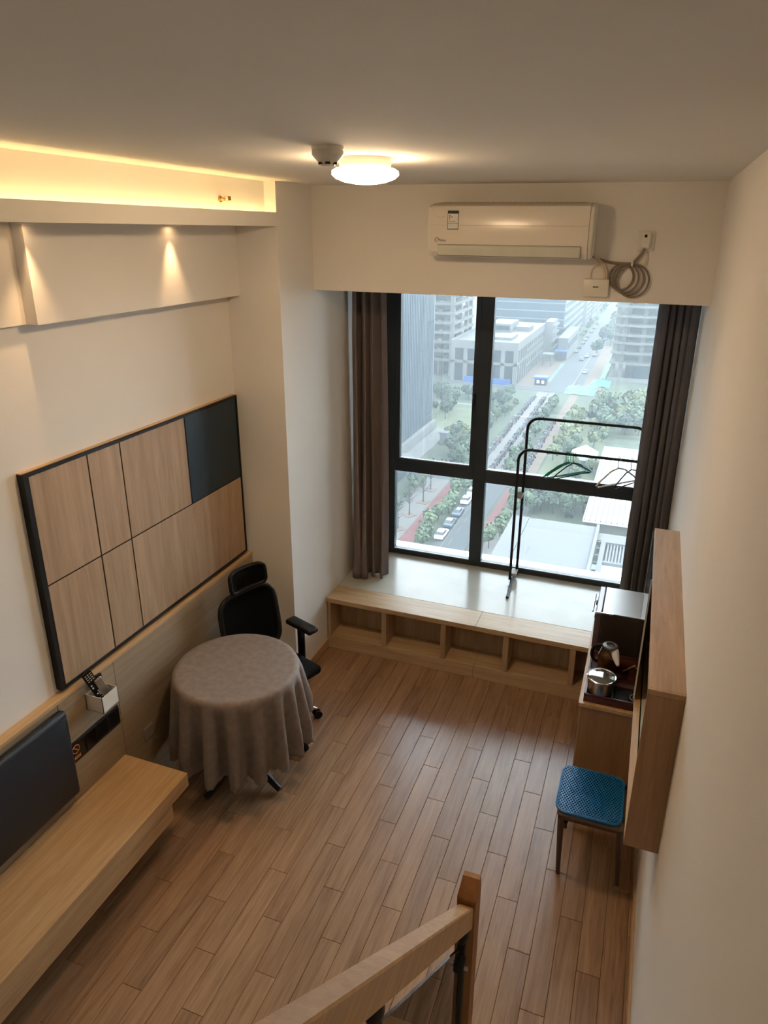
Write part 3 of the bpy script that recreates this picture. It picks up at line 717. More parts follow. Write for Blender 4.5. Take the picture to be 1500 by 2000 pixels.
ox0, ox1, oy0, oy1, oz1 = -.112, .150, 3.785, 4.118, 1.050
ov = thing('mini_oven', 'compact grey metal oven on the counter under the window', 'oven', ((ox0 + ox1) / 2, 3.95, .75))
OVG = plain('oven_grey', lin((176, 174, 172)), .32, .4, var=.04); OVD = plain('oven_side', lin((66, 56, 52)), .4, .3)
obj('shell', M().box(ox0 + .035, ox1, oy0, oy1, .765, oz1 - .003, .004), OVD, ov)
obj('top_plate', M().box(ox0 + .038, ox1, oy0, oy1, oz1 - .003, oz1, .001), OVG, ov)
obj('front', M().box(ox0, ox0 + .033, oy0 + .002, oy1 - .002, .765, oz1, .004), plain('oven_front', lin((120, 112, 118)), .2, .5), ov)
obj('door_glass', M().box(ox0 - .003, ox0 + .001, oy0 + .02, oy1 - .08, .80, oz1 - .03, .001), DGLASS, ov)
hd = obj('handle', M().tube([(ox0 - .02, oy0 + .03, oz1 - .02), (ox0 - .02, oy1 - .09, oz1 - .02)], .006, 8), CHROME, ov)
for k in range(2): obj('knob', M().tube([(ox0 - .014, oy1 - .04, .86 + k * .09), (ox0, oy1 - .04, .86 + k * .09)], .016, 14), BLACKP, ov)
obj('lip', M().box(ox0 - .002, ox0 + .10, oy0 - .006, oy0, oz1 - .012, oz1 + .001, .001), CHROME, ov)
for a, b in ((ox0 + .04, oy0 + .03), (ox1 - .03, oy0 + .03), (ox0 + .04, oy1 - .03), (ox1 - .03, oy1 - .03)):
    obj('foot', M().lathe([(0, 0), (.012, 0), (.012, .015), (0, .015)], (a, b, .75), 10), BLACKP, ov)

# ------------------------------------------------------------------ wall cabinet
wx0, wy0, wy1, wz0, wz1 = .140, 2.268, 3.798, .890, 1.612
wc = thing('wall_cabinet', 'shallow oak wall cabinet with dark glass sliding door', 'cabinet', (.2, 3.03, wz0))
obj('top', M().box(wx0, XR, wy0 + .012, wy1, wz1 - .022, wz1, .001), CABW, wc)
obj('top_edge', M().box(wx0, XR, wy0 - .0005, wy0 + .011, wz1 - .022, wz1, .001), CABW, wc)
obj('end', M().box(wx0, XR, wy0, wy0 + .02, wz0, wz1 - .0222, .001), CABZ, wc)
obj('end', M().box(wx0, XR, wy1 - .02, wy1, wz0, wz1 - .022, .001), CABZ, wc)
obj('bottom', M().box(wx0, XR, wy0 + .02, wy1 - .02, wz0, wz0 + .022, .001), OAK, wc)
obj('back', M().box(XR - .008, XR, wy0 + .02, wy1 - .02, wz0 + .022, wz1 - .022), CABW, wc)
obj('track', M().box(wx0 + .030, wx0 + .036, wy0 + .02, wy1 - .02, wz0 + .022, wz0 + .0235), DGLASS, wc)
obj('inner_base', M().box(wx0 + .036, XR - .008, wy0 + .02, wy1 - .02, wz0 + .022, wz0 + .024), plain('pale_base', lin((190, 188, 182)), .5), wc)
dg = obj('sliding_door', M().box(wx0 - .006, wx0 + .000, 3.20, wy1 - .001, wz0 + .024, wz1 - .024), DGLASS, wc)
obj('door_edge', M().box(wx0 - .007, wx0 + .001, 3.197, 3.20, wz0 + .024, wz1 - .024).box(wx0 - .007, wx0 + .001, wy1 - .001, wy1 + .001, wz0 + .024, wz1 - .024), plain('edge_light', lin((200, 205, 205)), .3), wc)
rt = thing('router', 'small white router with black lead inside the wall cabinet', 'router', (.215, 2.52, wz0 + .024))
obj('body', M().box(.190, .250, 2.44, 2.66, wz0 + .024, wz0 + .054, .005), WHITEP, rt)
obj('lead', M().tube([Vector((.196 + .010 * math.cos(t), 2.60 + .016 * math.sin(t), wz0 + .06)) for t in [i * .5 for i in range(10)]], .003, 6), BLACKP, rt)
obj('adapter', M().box(.190, .230, 2.50, 2.535, wz0 + .054, wz0 + .075, .003), BLACKP, rt)
rbx = obj('small_box', M().box(.192, .245, 2.36, 2.40, wz0 + .024, wz0 + .065, .002), plain('red_card', lin((120, 40, 34)), .6)); tag(rbx, 'small dark red box inside the wall cabinet', 'box')

# ------------------------------------------------------------------ blue chair
bc = thing('dining_chair', 'dining chair with dark legs and a blue honeycomb gel seat pad', 'chair', (.02, 2.985, 0))
sx0, sx1, sy0, sy1 = -.150, .165, 2.815, 3.150
obj('seat_frame', M().box(sx0 + .005, sx1, sy0 + .005, sy1 - .005, .395, .415, .004), CHAIRL, bc)
obj('seat', M().box(sx0, sx1, sy0, sy1, .415, .442, .012, 3), CUSH, bc, True)
for (fx, fy, tx, ty) in ((-.116, 2.868, -.130, 2.845), (-.118, 3.185, -.130, 3.125), (.178, 2.90, .150, 2.845), (.178, 3.20, .150, 3.125)):
    obj('leg', M().tube([(fx, fy, 0), ((fx + tx) / 2, (fy + ty) / 2, .2), (tx, ty, .40)], [.011, .014, .017], 10), CHAIRL, bc, True)
obj('side_bolt', M().lathe([(0, -.01), (.012, -.01), (.012, .01), (0, .01)], (-.105, 2.845, .378), 12), BLACKP, bc)
for yy in (2.87, 3.10):
    obj('back_post', M().tube([(.160, yy, .40), (.190, yy, .60), (.205, yy, .82)], .010, 8), CHAIRL, bc, True)
obj('backrest', M().box(.188, .212, 2.84, 3.13, .60, .83, .010, 3), CUSH, bc, True)
# gel pad
gp_ = thing('gel_seat_pad', 'bright blue honeycomb gel pad lying on the dining chair seat', 'seat pad', (.0, 2.98, .442))
gx0, gx1, gy0, gy1 = -.158, .150, 2.812, 3.140
def rr(x0, x1, y0, y1, r, n=6):
    out = []
    for (cx_, cy_, a0) in ((x1 - r, y1 - r, 0), (x0 + r, y1 - r, 90), (x0 + r, y0 + r, 180), (x1 - r, y0 + r, 270)):
        for i in range(n + 1):
            t = math.radians(a0 + 90 * i / n); out.append((cx_ + r * math.cos(t), cy_ + r * math.sin(t)))
    return out
obj('base', M().poly(rr(gx0, gx1, gy0, gy1, .05), 'Z', .442, .452), plain('blue_gel_dark', (.002, .05, .16), .4), gp_)
mb = M(); hr = .0082
ny = int((gy1 - gy0) / (hr * 1.5)) ; nx = int((gx1 - gx0) / (hr * 1.732))
def inside(x, y):
    dx = max(gx0 + .05 - x, 0, x - (gx1 - .05)); dy = max(gy0 + .05 - y, 0, y - (gy1 - .05))
    return math.hypot(dx, dy) < .05
for j in range(ny + 1):
    for i in range(nx + 1):
        cx_ = gx0 + (i + (.5 if j % 2 else 0)) * hr * 1.732; cy_ = gy0 + j * hr * 1.5
        if not inside(cx_, cy_): continue
        O = [(cx_ + hr * math.cos(PI / 6 + k * PI / 3), cy_ + hr * math.sin(PI / 6 + k * PI / 3)) for k in range(6)]
        I = [(cx_ + .62 * hr * math.cos(PI / 6 + k * PI / 3), cy_ + .62 * hr * math.sin(PI / 6 + k * PI / 3)) for k in range(6)]
        vo = [mb.bm.verts.new((*p, .464)) for p in O]; vi = [mb.bm.verts.new((*p, .464)) for p in I]; vb = [mb.bm.verts.new((*p, .453)) for p in I]
        for k in range(6):
            k2 = (k + 1) % 6
            mb.bm.faces.new((vo[k], vo[k2], vi[k2], vi[k])); mb.bm.faces.new((vi[k], vi[k2], vb[k2], vb[k]))
hc = obj('honeycomb', mb, BLUEG, gp_); hc['kind'] = 'stuff'
R_ = rr(gx0, gx1, gy0, gy1, .05)
obj('edge', M().tube([(p[0], p[1], .457) for p in R_], .007, 6, closed=True), BLUEG, gp_, True)

# ------------------------------------------------------------------ clothes rack and hangers
YF_, YK_ = 5.12, 5.235
ZF_, ZK_ = 1.575, 1.795
xf0, xk0, xe = -.848, -.815, .085
rk_ = thing('clothes_rack', 'black tube clothes rack with two rails on the marble sill', 'clothes rack', ((xf0 + xe) / 2, 5.15, ZS))
def hoop(x0, x1, y, zt, r, zb):
    n = 7
    P = [(x0, y, zb)]
    for i in range(n + 1):
        t = PI - i / n * PI / 2; P.append((x0 + r + r * math.cos(t), y, zt - r + r * math.sin(t)))
    for i in range(n + 1):
        t = PI / 2 - i / n * PI / 2; P.append((x1 - r + r * math.cos(t), y, zt - r + r * math.sin(t)))
    P.append((x1, y, zb)); return P
obj('front_hoop', M().tube(hoop(xf0, xe, YF_, ZF_, .09, .47), .011, 10), BLACKM, rk_, True)
obj('rear_hoop', M().tube(hoop(xk0, xe - .03, YK_, ZK_, .09, .47), .011, 10), BLACKM, rk_, True)
for xx in (-.832, .07):
    front = [(xx + .02, 4.845, ZS + .011), (xx + .012, 5.00, ZS + .013)] if xx < 0 else [(xx, 5.07, ZS + .011)]
    obj('foot', M().tube(front + [(xx, 5.10, ZS + .026), (xx, 5.24, ZS + .026), (xx, 5.28, ZS + .01)], .011, 10), BLACKM, rk_, True)
for yy, zz, x_ in ((YF_, ZF_, xf0 + .10), (YK_, ZK_, xk0 + .11)):
    obj('stop', M().tube([(x_, yy, zz), (x_, yy, zz + .018)], .004, 6), BLACKM, rk_)
obj('clip', M().box(xf0 - .004, xk0 + .012, YF_ + .01, YK_, 1.17, 1.19, .003), GREYP, rk_)
obj('clip', M().box(xf0 - .004, xk0 + .012, YF_ + .01, YK_, .50, .52, .003), GREYP, rk_)
def hanger(name, x, rot, wdt, drop, mt, label, tilt=0, rod=True, group=None, hook=None):
    t = thing(name, label, 'hanger', (x, YF_, ZF_ + .011), rot, group)
    hk = [(0, .016 * math.sin(a), -.006 + .016 * math.cos(a)) for a in [-2.2 + i * .4 for i in range(9)]]
    hk += [(0, .006, -.045), (0, 0, -.075)]
    o1 = obj('hook', M().tube([Vector(p) for p in hk], .0022, 6), hook or mt, t, True, True)
    zt = -.075; hw = wdt / 2
    P = [Vector((0, 0, zt)), Vector((hw * .35, 0, zt - .018)), Vector((hw * .85, 0, zt - drop * .75)), Vector((hw, 0, zt - drop)), Vector((hw * .93, 0, zt - drop - .012))]
    Q = [Vector((-p.x, p.y, p.z)) for p in P]
    sh = Q[::-1] + P[1:]
    if rod: obj('shoulders', M().tube(sh, .0068 if mt is WHITEH else .0048, 6, closed=True), mt, t, True, True)
    else: obj('shoulders', M().tube(sh, .0065, 6), mt, t, True, True)
    for o_ in t.children: o_.rotation_euler = (0, 0, 0)
    t.rotation_euler = (0, tilt, rot)
    return t
for i, (x, rt_) in enumerate(((-.492, .80), (-.478, .74), (-.462, .68), (-.440, .86))):
    hanger('hanger', x, rt_, .40 - .01 * i, .085, GREENH if i < 3 else BLACKP, 'thin green clothes hanger on the front rack rail' if i < 3 else 'thin black clothes hanger beside the green ones', 0, True, 'green hangers on the rack' if i < 3 else None)
hanger('hanger', -.120, .80, .38, .11, WHITEH, 'white plastic clothes hanger with metal hook on the rack', .0, True, None, STEEL)
hanger('hanger', -.030, 1.0, .36, .10, BLACKP, 'black hanger with metal hook half hidden by the curtain', .0, True, None, STEEL)

# ------------------------------------------------------------------ stairs and handrail
st = struct('stairs', M().box(-.32, XR, YBK, -.05, 1.56, 1.64), WALL, label='steep oak stairs rising along the plain wall')
for k in range(1, 9):
    yk = 1.78 - .21 * (k - 1)
    obj('tread', M().box(-.32, XR - .001, yk - .23, yk, .205 * k - .03, .205 * k, .004), RAILW, st)
    obj('riser', M().box(-.32, XR - .001, yk - .025, yk - .012, .205 * (k - 1), .205 * k - .03), WALL, st)
hr_ = thing('stair_railing', 'oak stair handrail with square newel post and glass panel', 'railing', (-.355, 1.8, 0))
NX0, NX1, NY0, NY1 = -.384, -.316, 1.72, 1.79
zt_ = 1.035
mb = M().box(NX0, NX1, NY0, NY1, 0, zt_ - .02, .003)
obj('newel_post', mb, POSTW, hr_)
mb = M()
V = [mb.bm.verts.new(p) for p in ((NX0, NY0, zt_ - .02), (NX1, NY0, zt_ - .02), (NX1, NY1, zt_ - .02), (NX0, NY1, zt_ - .02), (NX0 + .006, NY0 + .05, zt_ + .028), (NX1 - .004, NY0 + .05, zt_ + .028), (NX1 - .004, NY1 - .002, zt_ + .030), (NX0 + .006, NY1 - .002, zt_ + .030))]
for f in ((0, 1, 5, 4), (1, 2, 6, 5), (2, 3, 7, 6), (3, 0, 4, 7), (4, 5, 6, 7), (3, 2, 1, 0)): mb.bm.faces.new([V[i] for i in f])
obj('post_cap', mb, POSTW, hr_)
SL = .972
hy0, hz0 = 1.72, .990                                   # top of the rail where it meets the post
def along(y): return hz0 + (hy0 - y) * SL
mb = M().poly([(1.725, along(1.725)), (1.725, along(1.725) - .103), (-.6, along(-.6) - .103), (-.6, along(-.6))], 'X', -.376, -.325)
bmesh.ops.bevel(mb.bm, geom=[e for e in mb.bm.edges if abs(e.verts[0].co.x - e.verts[1].co.x) < 1e-6 and False or (abs(e.verts[0].co.y - e.verts[1].co.y) > 1)], offset=.004, segments=1, affect='EDGES')
obj('handrail', mb, RAILW, hr_)
gx = -.352
def gtop(y): return along(y) - .098 - .085
obj('glass_panel', M().poly([(1.655, gtop(1.655)), (1.655, gtop(1.655) - .62), (.92, gtop(.92) - .62), (.92, gtop(.92))], 'X', gx - .004, gx + .004), RGLASS, hr_)
obj('glass_panel', M().poly([(.84, gtop(.84)), (.84, gtop(.84) - .62), (.10, gtop(.10) - .62), (.10, gtop(.10))], 'X', gx - .004, gx + .004), RGLASS, hr_)
def iron(yc_, toz, n):
    zc = along(yc_) - .098
    ip = obj('iron_baluster', M().box(gx - .014, gx + .014, yc_ - .014, yc_ + .014, max(toz, 0), zc - .075, .003).lathe([(.010, 0), (.018, -.012), (.024, -.035), (.018, -.06), (.012, -.075)], (gx, yc_, zc + .006), 12), BLACKM, hr_, True)
    for dz in (-.13, -.50):
        q = obj('clamp', M().box(gx - .018, gx + .022, yc_ - .055, yc_ - .010, zc + dz - .02, zc + dz + .02, .004), BLACKM, ip)
        obj('screw', M().tube([(gx + .020, yc_ - .04, zc + dz), (gx + .034, yc_ - .04, zc + dz)], .007, 8), STEEL, ip)
iron(1.690, 0, 0)
iron(.88, .85, 1)
iron(.06, 1.64, 2)

# ------------------------------------------------------------------ the town below the window
GZ = -52.0
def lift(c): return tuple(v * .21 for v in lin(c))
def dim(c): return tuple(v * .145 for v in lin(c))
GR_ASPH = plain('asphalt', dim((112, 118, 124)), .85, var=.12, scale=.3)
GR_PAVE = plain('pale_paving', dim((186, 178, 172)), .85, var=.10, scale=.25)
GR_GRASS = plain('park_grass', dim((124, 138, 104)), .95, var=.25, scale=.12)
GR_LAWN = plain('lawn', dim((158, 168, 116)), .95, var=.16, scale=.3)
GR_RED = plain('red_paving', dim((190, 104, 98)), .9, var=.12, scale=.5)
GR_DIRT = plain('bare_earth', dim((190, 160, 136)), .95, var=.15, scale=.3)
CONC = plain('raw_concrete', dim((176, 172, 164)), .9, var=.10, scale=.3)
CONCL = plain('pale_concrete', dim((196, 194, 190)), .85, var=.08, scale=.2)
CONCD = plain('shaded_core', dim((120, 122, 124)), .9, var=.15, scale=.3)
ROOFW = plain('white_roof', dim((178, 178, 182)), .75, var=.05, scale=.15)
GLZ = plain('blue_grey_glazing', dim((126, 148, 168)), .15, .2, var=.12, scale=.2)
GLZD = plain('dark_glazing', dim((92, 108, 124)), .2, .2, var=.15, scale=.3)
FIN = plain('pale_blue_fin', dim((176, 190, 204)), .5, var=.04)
TARP = plain('turquoise_tarp', lift((40, 206, 196)), .6, var=.14, scale=.6)
BLUER = plain('blue_sheet', lift((30, 120, 226)), .5, var=.06)
LEAF = [leafy('leaf_mid', lift((88, 116, 80)), lift((140, 164, 116))), leafy('leaf_dark', lift((66, 92, 74)), lift((104, 132, 100))), leafy('leaf_yellow', lift((142, 158, 100)), lift((184, 190, 128)))]
BARK = plain('bark', dim((96, 84, 74)), .9)
SCOOT = palette('scooter_paint', [dim(c) for c in ((210, 210, 212), (60, 62, 66), (150, 60, 56), (90, 96, 104), (190, 192, 196), (52, 74, 110))])
CARW = palette('car_paint_far', [dim(c) for c in ((225, 226, 228), (60, 64, 70), (210, 212, 214), (120, 126, 132), (190, 60, 50))])
RUBBER = plain('rubber', (.02, .02, .02), .8)

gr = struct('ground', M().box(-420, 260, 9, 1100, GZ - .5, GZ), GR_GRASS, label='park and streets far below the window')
def flat(name, x0, x1, y0, y1, mt, h=.06): return struct(name, M().box(x0, x1, y0, y1, GZ, GZ + h), mt, gr)
flat('street', -34.6, -27.6, 40, 151, GR_ASPH)
flat('cross_street', -120, 60, 151, 158, GR_ASPH, .05)
flat('footway', -47, -40.6, 60, 151, GR_PAVE, .05)
flat('red_path', -40.6, -37.4, 60, 149, GR_RED, .07)
flat('red_path', -27.0, -24.8, 112, 150, GR_RED, .07)
flat('footway', -24.8, -20.0, 60, 150, GR_PAVE, .05)
flat('park_path', -37.2, -33.4, 158, 256, GR_PAVE, .05)
flat('park_path', -32.8, -31.0, 158, 256, GR_PAVE, .05)
flat('park_path', -25.6, -22.6, 158, 258, GR_DIRT, .05)
flat('lawn', -67, -45.5, 186, 222, GR_LAWN, .05)
flat('lawn', -22, -9, 160, 205, GR_LAWN, .05)
flat('lawn', -21, 6, 205, 236, GR_LAWN, .04)
flat('cross_street', -160, 60, 258, 264.5, GR_ASPH, .05)
flat('park_walk', -100, -40, 226, 228.5, GR_PAVE, .06)
flat('far_street', -35.4, -26.8, 264.5, 900, GR_ASPH, .05)
flat('far_median', -26.8, -26.2, 264.5, 520, GR_PAVE, .25)
flat('far_street', -26.2, -23.0, 264.5, 520, GR_ASPH, .05)
flat('site_yard', -23.0, -16.0, 264.5, 380, GR_DIRT, .05)
flat('site_yard', -47, -35.4, 264.5, 330, GR_DIRT, .05)
for y0 in range(62, 150, 6): flat('lane_mark', -31.2, -31.05, y0, y0 + 3, GR_PAVE, .075)
flat('kerb_line', -32.35, -32.2, 60, 150, GR_PAVE, .07)

def building(name, label, loc): return thing(name, label, 'building', loc)
# glass tower with fins
gt = building('glass_tower', 'tall pale blue glass tower with close vertical fins', (-72, 160, GZ))
TX = -58.3
obj('curtain_wall', M().box(-100, TX, 128, 191.4, GZ + 3, 34), GLZ, gt)
for k in range(48):
    yy = 129 + k * 1.32
    obj('fin', M().box(TX, TX + .45, yy, yy + .28, GZ + 3, 34), FIN, gt)
obj('corner_trim', M().box(TX - .3, TX + .5, 191.0, 191.8, GZ + 1, 34), FIN, gt)
obj('base_course', M().box(-100, TX + 1.6, 127, 192.5, GZ, GZ + 3), CONCL, gt)
obj('forecourt', M().box(TX + 1.6, TX + 6.2, 127, 193, GZ, GZ + .5), CONCL, gt)
obj('canopy', M().box(-62, -50.5, 100, 152, GZ + 4.2, GZ + 5.0), CONCL, gt)
obj('canopy_wall', M().box(-62, -51.5, 102, 151, GZ, GZ + 4.2), GLZ, gt)
# unfinished tower
ta = building('unfinished_tower', 'unfinished concrete tower with open floors beside the glass tower', (-90, 286, GZ))
slabs = [-45.0, -41.55, -38.0, -34.3, -30.6, -26.95, -23.3, -19.6, -15.9, -12.2]
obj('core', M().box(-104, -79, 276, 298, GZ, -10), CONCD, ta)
for z in slabs: obj('floor_slab', M().box(-110, -73.6, 271, 302, z - 1.0, z), CONC, ta)
for xx in (-84, -75.6):
    obj('column', M().box(xx, xx + 1.6, 271.4, 273, GZ, -10), CONC, ta)
for yy in (283, 293, 300):
    obj('column', M().box(-75.4, -74, yy, yy + 1.4, GZ, -10), CONC, ta)
obj('column', M().box(-80.2, -79.6, 271.4, 273, GZ, -45), CONC, ta)
for i, z in enumerate(slabs[1:8]): obj('notice', M().box(-80.5 + (i % 3) * .5, -79.2 + (i % 3) * .5, 270.7, 270.9, z + .2, z + .8), CONCL, ta)
# podium
pdm = building('podium_building', 'low white concrete building with tall bays and flat roof', (-60, 300, GZ))
PRZ = -36.7
obj('glazing', M().box(-72.5, -48.2, 266, 338, GZ, PRZ - 2), GLZD, pdm)
obj('roof', M().box(-73, -47, 264.8, 340, PRZ - 2.6, PRZ - .6), CONCL, pdm)
obj('roof_deck', M().box(-72.4, -47.6, 265.4, 339.4, PRZ - .6, PRZ - .5), ROOFW, pdm)
obj('parapet', M().box(-73, -47, 264.8, 265.4, PRZ - .6, PRZ + .5).box(-47.6, -47, 265.4, 340, PRZ - .6, PRZ + .5).box(-73, -72.4, 265.4, 340, PRZ - .6, PRZ + .5), CONCL, pdm)
obj('belt', M().box(-73, -47, 264.9, 266, -45.0, -44.0).box(-48.2, -47.1, 266, 339, -45.0, -44.0), CONCL, pdm)
for xx in (-73, -68.0, -63.2, -58.4, -53.4, -48.6): obj('pillar', M().box(xx, xx + 1.5, 264.9, 266.4, GZ, PRZ - 2.6), CONCL, pdm)
for k in range(14): obj('pillar', M().box(-48.4, -47.1, 270 + k * 5, 271.3 + k * 5, GZ, PRZ - 2.6), CONCL, pdm)
for k in range(3): obj('band', M().box(-48.3, -47.2, 285, 339, -48.6 + k * 3.1, -47.9 + k * 3.1), CONCL, pdm)
ph = obj('penthouse', M().box(-66, -57, 300, 318, PRZ - .5, PRZ + 3), CONCL, pdm)
obj('penthouse_glazing', M().box(-65.5, -57.5, 299.8, 300, PRZ + .4, PRZ + 2.2), GLZD, ph)
obj('skylight', M().box(-59, -52, 277, 290, PRZ - .5, PRZ + .6), ROOFW, pdm)
obj('roof_plant', M().box(-56, -50, 306, 316, PRZ - .5, PRZ + 1.4), ROOFW, pdm)
obj('blue_hoarding', M().box(-67, -49, 263.6, 264.0, GZ, GZ + 2.2), BLUER, pdm)
# blue block behind
bb = building('blue_office_block', 'blue-grey glass office block behind the white podium building', (-55, 380, GZ))
obj('body', M().box(-84, -41.5, 352, 440, GZ, -27), GLZ, bb)
obj('roof', M().box(-84.4, -41.1, 351.6, 440.4, -27, -26.2), CONCL, bb)
for k in range(6): obj('band', M().box(-41.5, -41.0, 352, 440, -48.5 + k * 3.8, -47.3 + k * 3.8), CONCL, bb)
for k in range(6): obj('band', M().box(-84, -41.2, 351.4, 352, -48.5 + k * 3.8, -48.0 + k * 3.8), FIN, bb)
b3 = building('annex_block', 'slim white stepped block with balconies behind the podium', (-45, 345, GZ))
obj('body', M().box(-47.0, -43.4, 330, 345, GZ, -35.4), CONCL, b3)
for k in range(4): obj('balcony', M().box(-43.4, -42.4, 330, 345, -48 + k * 3.4, -47.2 + k * 3.4), ROOFW, b3)
# white low building, frame shed and hut on the street
wb = building('white_site_office', 'long white site office with flat roof beside the far street', (-38, 345, GZ))
obj('body', M().box(-40.2, -36.0, 328, 372, GZ, -42.6), ROOFW, wb)
obj('roof', M().box(-40.5, -35.7, 327.7, 372.3, -42.6, -42.0), ROOFW, wb)
for k in range(9): obj('window', M().box(-36.0, -35.9, 330 + k * 4.5, 332.4 + k * 4.5, -47.5, -44.5), GLZD, wb)
obj('awning', M().box(-41, -36, 322, 328, -47.6, -47.2), BLUER, wb)
fs = thing('frame_shed', 'white steel frame shed beside the far street', 'shed', (-42, 312, GZ))
for a in (-44.2, -40.4):
    for b in (309, 313.5): obj('post', M().box(a, a + .35, b, b + .35, GZ, GZ + 5), ROOFW, fs)
obj('roof', M().box(-44.4, -39.8, 308.7, 314.1, GZ + 5, GZ + 5.4), ROOFW, fs); obj('rail', M().box(-44.2, -40, 309, 309.2, GZ + 2.4, GZ + 2.7), ROOFW, fs)
hu = thing('blue_roof_hut', 'small guard hut with bright blue roof at the street corner', 'hut', (-37.5, 269, GZ))
obj('wall', M().box(-40.4, -36.0, 267.6, 271, GZ, GZ + 2.6), GLZD, hu); obj('roof', M().box(-40.8, -35.6, 267.2, 271.4, GZ + 2.6, GZ + 3.3), BLUER, hu)
for k in range(2): obj('window', M().box(-39.6 + k * 1.8, -38.6 + k * 1.8, 267.5, 267.6, GZ + .9, GZ + 2.0), WHITE_PAPER, hu)
# far row along the street
for k in range(7):
    y0 = 455 + k * 42; hh = (20, 16, 24, 14, 22, 18, 26)[k]
    f = building('terrace_house', 'pale apartment house in the hazy row along the far street', (-50, y0, GZ)); f['group'] = 'hazy apartment houses along the far street'
    obj('body', M().box(-70, -40.5, y0, y0 + 36, GZ, GZ + hh), [CONCL, CONC, GR_DIRT][k % 3], f)
    for q in range(5): obj('window_band', M().box(-40.5, -40.4, y0 + 3, y0 + 33, GZ + 3 + q * 3, GZ + 4.4 + q * 3), GLZD, f)
# right unfinished tower with wavy slabs
tw = building('curved_unfinished_tower', 'unfinished concrete tower with wavy floor slabs over turquoise ground sheets', (5, 300, GZ))
ws = [-44.6, -40.6, -36.8, -33.8, -30.1, -26.7, -23.0, -19.4, -15.8]
def wavy(z, off=0):
    P = []
    for i in range(15):
        x = -15.2 + i * 3.0; P.append((x, 288.6 + 1.0 * math.sin(x * .32 + .6) - .02 * x + off))
    return P + [(28, 322), (-15.2, 322)]
for z in ws: obj('floor_slab', M().poly(wavy(z), 'Z', z - .9, z), CONC, tw)
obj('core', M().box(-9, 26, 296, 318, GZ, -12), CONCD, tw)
for xx in (-14.4, -11.5, -4.4, 4, 12, 20): obj('column', M().box(xx, xx + 1.5, 290.6, 292.1, GZ, -12), CONC, tw)
obj('site_wall', M().box(-15, 24, 287.0, 287.4, GZ, GZ + 1.6), CONCL, tw)
obj('scaffold_net', M().box(-6, 24, 290.2, 290.4, GZ + 1, -45.5), GLZD, tw)
ob = building('slab_block', 'distant pale apartment block beyond the wavy tower', (0, 470, GZ))
obj('body', M().box(-16, 30, 440, 470, GZ, GZ + 30), CONCL, ob)
for q in range(8): obj('window_band', M().box(-15, 29, 439.8, 440, GZ + 3 + q * 3.2, GZ + 4.6 + q * 3.2), GLZD, ob)
# tarps
def tarp(x0, x1, y0, y1, label, seed):
    def f(u, v):
        x = x0 + (x1 - x0) * u; y = y0 + (y1 - y0) * v
        return (x, y, GZ + .12 + .9 * max(0, noise.noise((x * .35 + seed, y * .25, 1))) + .25 * abs(noise.noise((x * 1.3, y * 1.1, seed))))
    o = obj('ground_sheet', M().grid(f, 26, 26), TARP); tag(o, label, 'tarpaulin')
tarp(-28.0, -17.5, 256, 272, 'crumpled turquoise ground sheet at the end of the far street', 1)
tarp(-20.4, -13.2, 272.5, 286.5, 'crumpled turquoise ground sheet below the wavy tower', 5)
tarp(-18.0, -16.0, 290, 345, 'long turquoise ground sheet beside the earth strip', 9)
tarp(-36.6, -35.6, 276, 318, 'narrow turquoise sheet along the far kerb', 12)

# podium roof just below the window
RZ = -42.0
fr = building('flat_roof_building', 'white flat-roofed building with roof terrace directly below', (-10, 95, GZ))
obj('wall', M().box(-18.3, -4.9, 70, 110.2, GZ, RZ - .6), CONCL, fr)
obj('roof_slab', M().box(-18.6, -15.78, 70, 110.6, RZ - .6, RZ), ROOFW, fr)
obj('roof_slab', M().box(-15.70, -4.75, 70, 110.4, RZ - .6, RZ), ROOFW, fr)
obj('roof_edge', M().box(-4.75, -4.3, 70, 110.4, RZ - .6, RZ + .5), CONCL, fr)
rt2 = building('roof_terrace', 'roof terrace with white slatted pergola and grey-green deck', (-1, 95, GZ))
obj('deck', M().box(-4.3, 8, 70, 98.2, RZ - 1.2, RZ - .9), plain('grey_green_deck', lin((140, 168, 172)), .7, var=.06, scale=.4), rt2)
obj('wall', M().box(-4.3, 8, 70, 110, GZ, RZ - 1.2), CONCL, rt2)
obj('kerb', M().box(-3.6, -2.9, 70, 106, RZ - .9, RZ - .2).box(-2.9, 8, 105.2, 106, RZ - .9, RZ - .2).box(-2.9, 8, 98.2, 98.7, RZ - .9, RZ - .4), ROOFW, rt2)
for k in range(22): obj('slat', M().box(-2.6 + k * .46, -2.36 + k * .46, 98.7, 105.2, RZ - .6, RZ - .45), ROOFW, rt2)
for k in range(14): obj('rung', M().box(-4.2, -3.6, 72 + k * 2.6, 72.4 + k * 2.6, RZ - .9, RZ - .6), ROOFW, rt2)
obj('upper_ledge', M().box(-4.3, 8, 106.5, 109.5, RZ - 1.2, RZ - .6), CONCL, rt2)
cs_ = building('ribbed_shed', 'long grey shed with ribbed metal roof beside the park', (-4, 148, GZ))
obj('wall', M().box(-7.6, 6, 123, 172, GZ, -46.3), CONC, cs_)
obj('roof', M().box(-7.9, 6.3, 122.5, 172.4, -46.3, -46.0), plain('shed_roof', lin((168, 170, 172)), .5, .2, var=.06, scale=.3), cs_)
for k in range(15): obj('rib', M().box(-7.7 + k * .95, -7.5 + k * .95, 122.6, 172.3, -46.0, -45.8), CONCL, cs_)
gh = building('green_roof_shed', 'low shed with pale green pitched roof in the park', (-12.5, 176, GZ))
obj('wall', M().box(-15.5, -9.8, 170, 178, GZ, GZ + 2.6), CONCL, gh)
